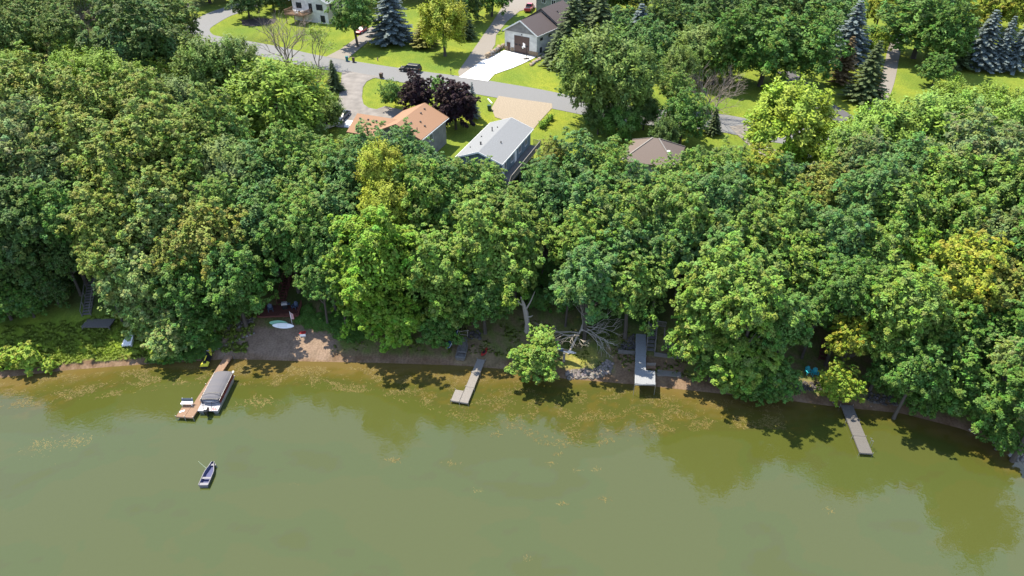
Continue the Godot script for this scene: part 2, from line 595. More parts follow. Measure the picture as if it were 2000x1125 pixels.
func sheet(v: PackedVector3Array, c: PackedColorArray, nx: int, nz: int) -> ArrayMesh:
	var idx := PackedInt32Array()
	for i in nx - 1:
		for j in nz - 1:
			var a := i * nz + j
			idx.append_array([a, a + 1, a + nz, a + nz, a + 1, a + nz + 1])
	var st := SurfaceTool.new()
	var arr := []
	arr.resize(Mesh.ARRAY_MAX)
	arr[Mesh.ARRAY_VERTEX] = v
	arr[Mesh.ARRAY_COLOR] = c
	arr[Mesh.ARRAY_INDEX] = idx
	var m := ArrayMesh.new()
	m.add_surface_from_arrays(Mesh.PRIMITIVE_TRIANGLES, arr)
	st.create_from(m, 0)
	st.generate_normals()
	return st.commit()

func build_water() -> void:
	var xs := [-1500.0, -600.0, -200.0] + span(-80, 80, 0.33) + [200.0, 600.0, 1500.0]
	var zz := span(-88, -38, 0.33) + [-30.0, -15.0, 60.0, 1500.0]
	var v := PackedVector3Array()
	var c := PackedColorArray()
	var weed := FastNoiseLite.new()
	weed.seed = 21
	weed.frequency = 0.35
	weed.fractal_octaves = 3
	for x in xs:
		var s := zs(x)
		# weed belt is widest in the middle of the bay
		var belt := 4.0 + 6.0 * exp(-pow((x - 4.0) / 20.0, 2.0)) + 2.5 * exp(-pow((x + 62.0) / 12.0, 2.0))
		for z in zz:
			var e: float = z - s
			var n := noise.get_noise_2d(x * 0.8, z * 1.4)
			var k := weed.get_noise_2d(x, z * 1.5)
			var deep := Color(0.053, 0.062, 0.0155).lerp(Color(0.057, 0.066, 0.0175), clampf(0.5 + n, 0, 1))
			var shallow := Color(0.105, 0.076, 0.024)
			var col := deep.lerp(Color(0.053, 0.057, 0.012), 1.0 - smoothstep(belt * 0.7, belt * 1.7, e + n * 3.0))
			col = col.lerp(shallow, 1.0 - smoothstep(0.5, 4.2, e + n * 3.0 + k * 0.6))
			var w := smoothstep(0.05, 0.4, k) * (1.0 - smoothstep(belt * 0.75, belt * 1.1, e + n * 5.0)) * smoothstep(0.6, 2.0, e)
			col = col.lerp(Color(0.072, 0.06, 0.014), 0.85 * w)
			v.append(Vector3(x, 0, z))
			c.append(col)
	struct(put("lake_water", sheet(v, c, xs.size(), zz.size()), M.water))

func strip(called: String, pts: Array, width: float, m: Material, lift := 0.05) -> void:
	var curve := Curve2D.new()
	for i in pts.size():
		var t: Vector2 = (pts[mini(i + 1, pts.size() - 1)] - pts[maxi(i - 1, 0)]) / 6.0
		curve.add_point(pts[i], -t, t)
	var n := int(curve.get_baked_length() / 1.2)
	var rows := []
	for i in n + 1:
		var o := curve.get_baked_length() * i / n
		var p := curve.sample_baked(o, true)
		var q := curve.sample_baked(minf(o + 0.5, curve.get_baked_length()), true) - curve.sample_baked(maxf(o - 0.5, 0), true)
		var side := Vector2(-q.y, q.x).normalized()
		var row := []
		for k in 9:
			var s := p + side * width * (k / 8.0 - 0.5)
			row.append(Vector3(s.x, terr(s.x, s.y) + lift, s.y))
		rows.append(row)
	var mb := MB.new()
	for i in n:
		for k in 8:
			mb.face([rows[i][k], rows[i][k + 1], rows[i + 1][k + 1], rows[i + 1][k]], rows[i][k] - Vector3.UP * 5)
	struct(put(called, mb, m))

func pad(called: String, pts: Array, m: Material, lift := 0.08) -> void:
	var pvs := PackedVector2Array(pts)
	var mb := MB.new()
	var idx := Geometry2D.triangulate_polygon(pvs)
	for k in range(0, idx.size(), 3): split(mb, pvs[idx[k]], pvs[idx[k + 1]], pvs[idx[k + 2]], lift)
	struct(put(called, mb, m))

# the outline with small uneven bays
func ragged(pts: Array, by: float) -> Array:
	var out := []
	for i in pts.size():
		var a: Vector2 = pts[i]
		var b: Vector2 = pts[(i + 1) % pts.size()]
		var n := maxi(1, int(a.distance_to(b) / 0.5))
		for k in n: out.append(a.lerp(b, k / float(n)) + Vector2(fine.get_noise_2d(a.x * 3 + k * 1.7, a.y), fine.get_noise_2d(a.y * 3, a.x + k * 1.7)) * by)
	return out

func split(mb: MB, a: Vector2, b: Vector2, c: Vector2, lift: float) -> void:
	var l := [a.distance_to(b), b.distance_to(c), c.distance_to(a)]
	var most: float = l.max()
	if most > 1.4:
		if l[0] == most:
			split(mb, a, (a + b) / 2, c, lift)
			split(mb, (a + b) / 2, b, c, lift)
		elif l[1] == most:
			split(mb, a, b, (b + c) / 2, lift)
			split(mb, a, (b + c) / 2, c, lift)
		else:
			split(mb, a, b, (a + c) / 2, lift)
			split(mb, (a + c) / 2, b, c, lift)
		return
	var up := func(p: Vector2): return Vector3(p.x, terr(p.x, p.y) + lift, p.y)
	mb.face([up.call(a), up.call(b), up.call(c)], up.call(a) - Vector3.UP * 9)

func build_roads() -> void:
	strip("asphalt_road", [Vector2(-69.77, -211.72), Vector2(-73.93, -201.57), Vector2(-77.32, -194.93), Vector2(-79.05, -187.40), Vector2(-79.21, -181.24), Vector2(-75.47, -174.96), Vector2(-68.50, -171.77), Vector2(-57.29, -166.64), Vector2(-46.26, -160.29), Vector2(-33.72, -154.67), Vector2(-21.91, -149.84), Vector2(-10.72, -145.75), Vector2(0.00, -141.18), Vector2(6.17, -138.19), Vector2(13.11, -134.65), Vector2(24.53, -129.85), Vector2(36.73, -127.38), Vector2(41.99, -125.21), Vector2(47.03, -122.75), Vector2(53.71, -120.33), Vector2(63.51, -117.52), Vector2(70.90, -114.03)], 7.2, M.asphalt)
	pad("orange_house_driveway", [Vector2(-36.81, -152.07), Vector2(-36.16, -153.32), Vector2(-33.20, -151.71), Vector2(-30.56, -150.46), Vector2(-28.01, -149.58), Vector2(-29.60, -148.54), Vector2(-30.64, -146.88), Vector2(-30.93, -144.04), Vector2(-30.34, -139.18), Vector2(-29.48, -135.83), Vector2(-28.22, -134.27), Vector2(-26.62, -133.61), Vector2(-25.09, -134.92), Vector2(-22.10, -133.61), Vector2(-19.25, -131.40), Vector2(-19.89, -127.47), Vector2(-28.83, -125.73), Vector2(-34.77, -126.62), Vector2(-34.65, -132.00), Vector2(-34.83, -137.76), Vector2(-35.76, -144.81)], M.old_asphalt)
	pad("white_apron", [Vector2(-1.79, -166.64), Vector2(5.48, -161.83), Vector2(3.21, -158.45), Vector2(0.34, -154.84), Vector2(-3.74, -150.72), Vector2(-5.06, -146.68), Vector2(-11.34, -148.96), Vector2(-6.36, -160.29)], M.concrete, 0.11)
	pad("gravel_lane_by_garage", [Vector2(-11.67, -152.60), Vector2(-10.20, -160.66), Vector2(-8.60, -169.73), Vector2(-7.06, -178.12), Vector2(-5.37, -186.66), Vector2(-2.39, -203.38), Vector2(-0.73, -213.05), Vector2(9.34, -212.73), Vector2(8.62, -200.68), Vector2(5.56, -200.78), Vector2(2.06, -198.01), Vector2(-1.32, -188.69), Vector2(-3.91, -178.12), Vector2(-4.02, -170.85), Vector2(-6.01, -160.29), Vector2(-11.23, -148.96)], M.lane, 0.08)
	pad("tan_driveway", [Vector2(-2.70, -139.49), Vector2(2.05, -137.62), Vector2(7.91, -135.50), Vector2(7.92, -133.59), Vector2(5.35, -128.18), Vector2(4.12, -125.26), Vector2(-3.25, -130.01), Vector2(-4.02, -133.82)], M.tan_drive)
	pad("white_house_driveway", [Vector2(-42.49, -162.13), Vector2(-40.18, -167.59), Vector2(-38.06, -175.95), Vector2(-35.64, -185.12), Vector2(-32.83, -180.23), Vector2(-35.10, -170.95), Vector2(-36.62, -163.88), Vector2(-37.42, -160.02)], M.lane)
	pad("concrete_slab", [Vector2(-31.77, -129.25), Vector2(-28.36, -128.20), Vector2(-28.25, -125.73), Vector2(-31.61, -126.22)], M.concrete, 0.12)
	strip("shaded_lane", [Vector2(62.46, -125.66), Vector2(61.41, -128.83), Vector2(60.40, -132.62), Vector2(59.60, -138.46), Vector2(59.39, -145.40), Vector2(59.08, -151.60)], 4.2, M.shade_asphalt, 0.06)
	strip("gravel_lane", [Vector2(68.35, -128.65), Vector2(73.46, -136.86), Vector2(78.67, -146.20), Vector2(84.42, -157.61), Vector2(90.27, -169.03), Vector2(94.61, -176.18)], 2.7, M.lane, 0.07)
	strip("gravel_turnoff", [Vector2(41.99, -125.21), Vector2(42.99, -120.90), Vector2(44.38, -116.45), Vector2(47.74, -112.64), Vector2(51.48, -110.66)], 3.2, M.lane, 0.09)
	pad("mulch_bed", [Vector2(-70.19, -189.75), Vector2(-66.32, -192.00), Vector2(-61.33, -190.84), Vector2(-60.96, -187.43), Vector2(-64.93, -184.82), Vector2(-68.49, -185.48)], M.mulch, 0.06)
	pad("mulch_ring", [Vector2(-90.35, -203.76), Vector2(-89.49, -205.26), Vector2(-87.25, -203.76), Vector2(-86.31, -200.37), Vector2(-88.53, -200.37)], M.mulch, 0.06)

# ---------------------------------------------------------------- houses
# a window: frame, pane and a bar, on a wall whose outward normal is local +z
func window(parent: Node, at: Vector3, b: Basis, w: float, h: float, frame: Material, bars := 1) -> void:
	var f := MB.new()
	for s in [-1, 1]:
		f.box(at + b * Vector3(s * (w / 2 - 0.04), 0, 0.03), Vector3(0.08, h, 0.1), b)
		f.box(at + b * Vector3(0, s * (h / 2 - 0.04), 0.03), Vector3(w - 0.16, 0.08, 0.1), b)
	for k in bars:
		f.box(at + b * Vector3(-w / 2 + w * (k + 1) / (bars + 1), 0, 0.03), Vector3(0.06, h - 0.16, 0.08), b)
	var wn := put("window", f, frame, parent)
	var p := MB.new()
	p.box(at + b * Vector3(0, 0, 0.012), Vector3(w - 0.14, h - 0.14, 0.04), b)
	put("pane", p, M.pane, wn)

# walls of a rectangular house as one prism with gables: ridge along local x, centred on the node
func gable_house(o: Node3D, L: float, Wd: float, eave: float, ridge: float, over: float, wall: Material, roof: Material, low := 0.0, edge: Material = null) -> void:
	var mb := MB.new()
	var t := Transform3D(Basis(Vector3(0, 0, 1), Vector3.UP, Vector3(-1, 0, 0)), Vector3(L / 2, 0, 0))
	mb.prism([Vector2(-Wd / 2, low), Vector2(Wd / 2, low), Vector2(Wd / 2, eave), Vector2(0, ridge), Vector2(-Wd / 2, eave)], t, L)
	put("wall", mb, wall, o)
	var slope := (ridge - eave) / (Wd / 2)
	var r := MB.new()
	var ez := Wd / 2 + over
	var ey := eave - slope * over
	for s in [-1, 1]:
		var c := []
		for y in [0.03, 0.2]:
			for q in [[-1, 0], [1, 0], [1, 1], [-1, 1]]:
				c.append(Vector3(q[0] * (L / 2 + over), (ridge if q[1] == 0 else ey) + y, s * (ez if q[1] else 0.0)))
		r.hexa(c)
	var rf := put("roof", r, roof, o)
	var f := MB.new()
	for e in [-1, 1]:
		for s in [-1, 1]:
			f.beam(Vector3(e * (L / 2 + over + 0.03), ridge + 0.1, 0), Vector3(e * (L / 2 + over + 0.03), ey + 0.1, s * ez), 0.05, 0.26)
	for s in [-1, 1]: f.beam(Vector3(-L / 2 - over, ey + 0.1, s * (ez + 0.03)), Vector3(L / 2 + over, ey + 0.1, s * (ez + 0.03)), 0.05, 0.22)
	put("fascia", f, edge if edge else M.trim, rf)

func railing(mb: MB, a: Vector3, b: Vector3, h: float, gap: float) -> void:
	mb.beam(a + Vector3.UP * h, b + Vector3.UP * h, 0.09, 0.06)
	mb.beam(a + Vector3.UP * 0.12, b + Vector3.UP * 0.12, 0.05, 0.06)
	var n := maxi(1, int(a.distance_to(b) / gap))
	for i in n + 1:
		var p := a.lerp(b, i / float(n))
		mb.box(p + Vector3.UP * h / 2, Vector3(0.05, h, 0.05))

func vent(o: Node, at: Vector3, r: float, h: float, m: Material, called := "roof_vent") -> void:
	var mb := MB.new()
	mb.tube([at, at + Vector3.UP * h], [r, r], 8)
	mb.tube([at + Vector3.UP * h, at + Vector3.UP * (h + 0.08)], [r * 1.4, r * 1.1], 8)
	put(called, mb, m, o)

func build_houses() -> void:
	# grey-roofed house with the side deck
	var L1 := Vector3(-8.88, 17.00, -103.08)
	var R1 := Vector3(-1.50, 17.00, -99.90)
	var R2 := Vector3(3.57, 17.00, -113.81)
	var ax := (R2 - R1).normalized()
	var mid := (L1 + R2) / 2.0
	var g := terr(mid.x, mid.z)
	var o := thing("grey_roofed_house", "long blue-grey house with pale grey shingle gable roof and side deck", "house", Vector3(mid.x, g, mid.z), yaw(ax))
	var eave := 17.0 - g
	var L := R1.distance_to(R2)
	var W := 8.0
	gable_house(o, L - 0.5, W - 0.8, eave + 0.1, eave + 1.45, 0.35, M.siding_blue, M.shingle_grey, -1.5)
	var right := Basis(Vector3(-1, 0, 0), Vector3.UP, Vector3(0, 0, -1))   # filled in by side below
	# local +z is the right-hand (deck) side when local +x points away from the lake
	var zb := Basis.IDENTITY
	for x in [-5.4, -2.2, 1.6, 4.6]: window(o, Vector3(x, eave - 1.1, W / 2 - 0.4), zb, 1.1, 1.3, M.trim)
	for x in [-6.2, -0.6]:
		var d := MB.new()
		d.box(Vector3(x, eave - 1.35, W / 2 - 0.36), Vector3(0.95, 2.1, 0.07))
		put("door", d, M.trim, o)
	var lb := Basis(Vector3(0, 0, 1), Vector3.UP, Vector3(-1, 0, 0))
	window(o, Vector3(-L / 2 + 0.25, eave - 1.2, 1.6), lb, 1.5, 1.2, M.trim)
	window(o, Vector3(-L / 2 + 0.25, eave - 1.2, -1.4), lb, 1.5, 1.2, M.trim)
	for q in [[2.0, -1.4, 0.09, 0.75], [0.2, -2.6, 0.1, 0.18], [-4.0, -1.0, 0.13, 0.5], [-4.3, -2.7, 0.07, 0.2], [3.4, -1.0, 0.08, 0.2], [-1.8, 1.6, 0.1, 0.3]]:
		vent(o, Vector3(q[0], eave + 1.55 - absf(q[1]) * 0.37, q[1]), q[2], q[3], M.dark_trim)
	# deck along the right side on posts
	var df := eave - 2.5
	var deck := MB.new()
	for k in 12: deck.box(Vector3(-0.3, df, W / 2 - 0.3 + 0.075 + k * 0.15), Vector3(L - 0.6, 0.05, 0.138))
	deck.box(Vector3(-0.3, df - 0.13, W / 2 + 0.6), Vector3(L - 0.8, 0.18, 1.6))
	var dk := put("deck", deck, M.grey_wood, o)
	var rl := MB.new()
	railing(rl, Vector3(-L / 2 + 0.1, df, W / 2 + 1.48), Vector3(L / 2 - 0.4, df, W / 2 + 1.48), 1.0, 0.14)
	railing(rl, Vector3(L / 2 - 0.5, df, W / 2 + 0.2), Vector3(L / 2 - 0.5, df, W / 2 + 1.4), 1.0, 0.14)
	put("railing", rl, M.pale_wood, dk)
	for x in [-6.6, -3.3, 0.0, 3.3, 6.4]:
		var p := MB.new()
		p.box(Vector3(x, (df - 0.2 - 1.5) / 2.0, W / 2 + 1.38), Vector3(0.14, df - 0.2 + 1.5, 0.14))
		put("post", p, M.grey_wood, dk)
	var sw := MB.new()   # stair down towards the lake
	for k in 13: sw.box(Vector3(-L / 2 - 0.1 - k * 0.27, df - 0.1 - k * 0.19, W / 2 + 0.75), Vector3(0.28, 0.05, 1.3))
	for s in [0.08, 1.42]:
		sw.beam(Vector3(-L / 2 + 0.1, df - 0.1, W / 2 + s), Vector3(-L / 2 - 3.5, df - 2.6, W / 2 + s), 0.06, 0.28)
		sw.beam(Vector3(-L / 2 + 0.1, df + 0.95, W / 2 + s), Vector3(-L / 2 - 3.5, df - 1.55, W / 2 + s), 0.1, 0.3)
		for k in 5: sw.box(Vector3(-L / 2 - k * 0.87, df + 0.4 - k * 0.61, W / 2 + s), Vector3(0.08, 1.1, 0.08))
	put("stair", sw, M.grey_wood, o)

	# orange-roofed house: main gable and a left wing
	var r0 := Vector3(-15.53, 19.00, -121.52)
	var r1 := Vector3(-17.92, 19.00, -112.24)
	var oax := Vector3(0.36, 0, -0.933).normalized()
	var oc := r0 - oax * 5.2
	var og := terr(oc.x, oc.z) - 0.3
	o = thing("orange_roofed_house", "house with bright orange-tan shingle roof and a lower left wing", "house", Vector3(oc.x, og, oc.z), yaw(oax))
	var oe := 19.0 - og
	gable_house(o, 9.8, 8.2, oe - 2.1, oe - 0.2, 0.4, M.siding_grey, M.shingle_orange, -1.5, M.shingle_orange)
	var wing := MB.new()
	# wing: ridge along local -z, 2 m lower
	var wt := Transform3D(Basis(Vector3(1, 0, 0), Vector3.UP, Vector3(0, 0, 1)), Vector3(-1.6, 0, -9.3))
	wing.prism([Vector2(-3.6, -1.0), Vector2(3.6, -1.0), Vector2(3.6, oe - 2.7), Vector2(0, oe - 1.0), Vector2(-3.6, oe - 2.7)], wt, 5.3)
	put("wing_wall", wing, M.siding_grey, o)
	var wr := MB.new()
	for s in [-1, 1]:
		var c := []
		for y in [0.03, 0.2]:
			for q in [[-9.7, 0], [-1.2, 0], [-3.9, 1], [-9.7, 1]]:
				c.append(Vector3(-1.6 + s * 4.0 * q[1], oe - 1.0 - 1.89 * q[1] + y, q[0]))
		wr.hexa(c)
	put("wing_roof", wr, M.shingle_orange, o)
	var gt := MB.new()
	gt.beam(Vector3(-5.3, oe - 2.25, 4.6), Vector3(5.3, oe - 2.25, 4.6), 0.12, 0.12)
	put("gutter", gt, M.trim, o)
	for q in [[3.4, 0.9], [1.6, 1.1], [-0.8, 2.2], [-2.6, 1.4], [-1.2, 3.2]]: vent(o, Vector3(q[0], oe - 0.1 - 0.46 * q[1], q[1]), 0.14, 0.22, M.dark_trim)
	for z in [-5.4, -7.0, -8.6]: vent(o, Vector3(-2.6, oe - 1.4, z), 0.14, 0.22, M.dark_trim)
	vent(o, Vector3(-3.6, oe - 1.6, 3.0), 0.07, 0.7, M.dark_trim, "flue")
	window(o, Vector3(-4.9, oe - 3.6, 1.2), lb, 1.6, 1.3, M.trim)
	window(o, Vector3(-1.0, oe - 3.4, 4.1), zb, 1.4, 1.2, M.trim)

	# brown-roofed garage
	var A := Vector3(-1.67, 14.85, -167.02)
	var B := Vector3(5.60, 14.76, -162.06)
	var fx := (B - A)
	fx.y = 0
	var fw := fx.length()
	fx = fx.normalized()
	var back := Vector3(fx.z, 0, -fx.x)      # away from the road
	var gl := 9.0
	var gc := (A + B) / 2.0 + back * gl / 2.0
	var gy := minf(A.y, B.y)
	o = thing("brown_roofed_garage", "tall cream garage with brown shingle roof and one big brown door", "garage", Vector3(gc.x, gy, gc.z), yaw(back))
	gable_house(o, gl, fw, 4.7, 7.3, 0.35, M.siding_white, M.shingle_brown, -0.5)
	# front is local -x; local z runs left to right along the front
	var gp := MB.new()
	gp.prism([Vector2(-fw / 2 + 0.1, 4.72), Vector2(fw / 2 - 0.1, 4.72), Vector2(0, 7.12)], Transform3D(Basis(Vector3(0, 0, 1), Vector3.UP, Vector3(-1, 0, 0)), Vector3(-gl / 2, 0, 0)), 0.05)
	put("gable_panel", gp, M.siding_grey, o)
	var gd := MB.new()
	for k in 7: gd.box(Vector3(-gl / 2 - 0.03, 0.3 + k * 0.57, 0.35), Vector3(0.08, 0.55, 4.1))
	var gdo := put("garage_door", gd, M.door_brown, o)
	var dw := MB.new()
	for k in 4:
		dw = MB.new()
		dw.box(Vector3(-gl / 2 - 0.08, 2.0, -1.1 + k * 0.95), Vector3(0.03, 0.3, 0.6))
		put("door_window", dw, M.pane, gdo)
	var sd := MB.new()
	sd.box(Vector3(-gl / 2 - 0.03, 1.05, -fw / 2 + 1.1), Vector3(0.08, 2.1, 0.95))
	put("side_door", sd, M.door_brown, o)
	for q in [[-fw / 2 + 0.28, 0.5], [-fw / 2 + 2.1, 0.8], [fw / 2 - 1.1, 2.1]]:
		for row in 4:
			for k in int(q[1] / 0.42) + 1:
				var sb := MB.new()
				sb.box(Vector3(-gl / 2 - 0.05, 0.14 + row * 0.28, q[0] - q[1] / 2 + 0.2 + k * 0.42 + (row % 2) * 0.1), Vector3(0.12, 0.25, 0.38))
				put("stone_block", sb, M.tan_stone, o)
	var lamp := MB.new()
	lamp.box(Vector3(-gl / 2 - 0.12, 4.35, 0.35), Vector3(0.22, 0.22, 0.22))
	put("wall_light", lamp, M.dark_trim, o)
	window(o, Vector3(-2.6, 3.6, fw / 2), zb, 1.1, 0.6, M.dark_trim)
	window(o, Vector3(1.0, 3.6, fw / 2), zb, 1.1, 0.6, M.dark_trim)
	window(o, Vector3(-2.8, 1.2, fw / 2), zb, 0.8, 1.2, M.dark_trim)
	# the longer, slightly higher hall behind
	var hall := MB.new()
	hall.prism([Vector2(-fw / 2 - 0.2, -0.5), Vector2(fw / 2 + 0.2, -0.5), Vector2(fw / 2 + 0.2, 5.3), Vector2(0, 8.1), Vector2(-fw / 2 - 0.2, 5.3)], Transform3D(Basis(Vector3(0, 0, 1), Vector3.UP, Vector3(-1, 0, 0)), Vector3(gl / 2 + 9.0, 0, 0)), 9.0)
	put("rear_wall", hall, M.siding_grey, o)
	var hr := MB.new()
	for s in [-1, 1]:
		var c := []
		for y in [0.03, 0.22]:
			for q in [[-0.5, 0], [9.4, 0], [9.4, 1], [-0.5, 1]]:
				c.append(Vector3(gl / 2 + q[0], 8.1 - 3.05 * q[1] + y, s * (fw / 2 + 0.6) * q[1]))
		hr.hexa(c)
	var hro := put("rear_roof", hr, M.shingle_brown, o)
	vent(hro, Vector3(gl / 2 + 3.5, 7.0, 2.0), 0.15, 0.3, M.dark_trim)

	# house behind the garage
	var hb := Vector3(12.34, 15.90, -192.28)
	o = thing("sage_house", "sage-green house with white eave half hidden behind the garage", "house", hb + Vector3(3, 0, -6), yaw(back))
	gable_house(o, 11.0, 14.0, 4.6, 7.2, 0.6, M.siding_sage, M.siding_white, -0.5)
	for z in [-4.6, -1.6, 1.6, 4.6]: window(o, Vector3(-5.5, 3.2, z), lb, 1.3, 1.2, M.trim)

	# white house at the top left
	var wc := Vector3(-46.77, 15.51, -186.77)
	var wx := Vector3(0.93, 0, 0.37).normalized()
	var wb := Vector3(wx.z, 0, -wx.x)
	var ww := 10.5
	var wl := 10.0
	var wm := wc - wx * ww / 2 + wb * wl / 2
	o = thing("white_house", "two-storey white house with a raised reddish wooden deck", "house", Vector3(wm.x, wc.y, wm.z), yaw(wb))
	gable_house(o, wl, ww, 5.3, 7.9, 0.5, M.siding_white, M.shingle_grey, -0.6)
	var side := MB.new()
	side.box(Vector3(0, 2.6, ww / 2 + 0.03), Vector3(wl - 0.04, 5.3, 0.05))
	put("side_wall", side, M.siding_cream, o)
	window(o, Vector3(-wl / 2, 4.0, 3.0), lb, 1.9, 1.4, M.dark_trim, 3)
	window(o, Vector3(-wl / 2, 1.2, 3.6), lb, 1.3, 1.7, M.dark_trim, 1)
	window(o, Vector3(-wl / 2, 3.7, 0.3), lb, 1.0, 2.1, M.dark_trim, 1)
	window(o, Vector3(-wl / 2, 4.0, -3.2), lb, 1.6, 1.4, M.dark_trim, 2)
	window(o, Vector3(-3.2, 4.0, ww / 2 + 0.06), zb, 1.2, 1.3, M.dark_trim, 1)
	window(o, Vector3(-2.6, 1.3, ww / 2 + 0.06), zb, 1.0, 0.9, M.dark_trim, 1)
	var wd := MB.new()
	for k in 26: wd.box(Vector3(-wl / 2 - 0.08 - k * 0.15, 2.55, -2.4), Vector3(0.138, 0.06, 5.8))
	wd.box(Vector3(-wl / 2 - 1.95, 2.4, -2.4), Vector3(3.8, 0.2, 5.6))
	var wdo := put("deck", wd, M.cedar, o)
	var wr2 := MB.new()
	for s in [[Vector3(-wl / 2 - 0.1, 2.55, 0.45), Vector3(-wl / 2 - 3.8, 2.55, 0.45)], [Vector3(-wl / 2 - 3.8, 2.55, 0.45), Vector3(-wl / 2 - 3.8, 2.55, -5.2)], [Vector3(-wl / 2 - 3.8, 2.55, -5.2), Vector3(-wl / 2 - 0.1, 2.55, -5.2)]]: railing(wr2, s[0], s[1], 1.0, 0.16)
	put("railing", wr2, M.cedar, wdo)
	for q in [[-3.6, 0.3], [-3.6, -2.4], [-3.6, -5.0]]:
		var p := MB.new()
		p.box(Vector3(-wl / 2 + q[0], 0.9, q[1]), Vector3(0.16, 2.9, 0.16))
		put("post", p, M.cedar, wdo)
	# things that stand on its deck
	var ds := Vector3(wm.x, wc.y + 2.59, wm.z)
	for q in [[-1.9, -1.0, 0.4], [-2.9, -2.1, 2.0], [-1.7, -3.4, -1.2]]:
		var at: Vector3 = ds - wb * (wl / 2 - q[0] - 0.0) + wx * q[1]
		var names := {-1.0: "white patio chair nearest the glass door on the white house's deck", -2.1: "white patio chair at the rail of the white house's deck", -3.4: "white patio chair at the far left of the white house's deck"}
		chair("patio_chair", names[q[1]], "chair", at, q[2], M.white_paint, "patio chairs on the raised deck")

	# brown hip-roofed house
	var hc := Vector3(23.47, 16.60, -108.54)
	var hg := terr(hc.x, hc.z)
	var hx := Vector3(0.94, 0, 0.34).normalized()
	o = thing("hip_roofed_house", "low house under a brown hip roof with white vent cap", "house", Vector3(hc.x, hg, hc.z), yaw(hx))
	var he := 16.6 - hg - 1.4
	var hw := MB.new()
	hw.box(Vector3(0, he / 2 - 0.4, 0), Vector3(8.0, he + 0.8, 8.0))
	put("wall", hw, M.siding_cream, o)
	var hip := MB.new()
	var rg := [Vector3(-0.5, he + 2.7, 0), Vector3(0.5, he + 2.7, 0)]
	var e4 := [Vector3(-4.5, he, -4.5), Vector3(4.5, he, -4.5), Vector3(4.5, he, 4.5), Vector3(-4.5, he, 4.5)]
	var inn := Vector3(0, he - 2, 0)
	hip.face([e4[0], e4[1], rg[1], rg[0]], inn)
	hip.face([e4[2], e4[3], rg[0], rg[1]], inn)
	hip.face([e4[1], e4[2], rg[1]], inn)
	hip.face([e4[3], e4[0], rg[0]], inn)
	hip.face([e4[0], e4[1], e4[2], e4[3]], Vector3(0, he + 9, 0))
	var hipo := put("roof", hip, M.shingle_tan, o)
	var caps := MB.new()
	for q in [[0, 0], [1, 1], [2, 1], [3, 0]]: caps.beam(e4[q[0]] + Vector3.UP * 0.04, rg[q[1]] + Vector3.UP * 0.04, 0.22, 0.06)
	put("ridge_cap", caps, M.pale_wood, hipo)
	vent(o, Vector3(2.6, he + 1.0, 2.0), 0.22, 0.6, M.trim)

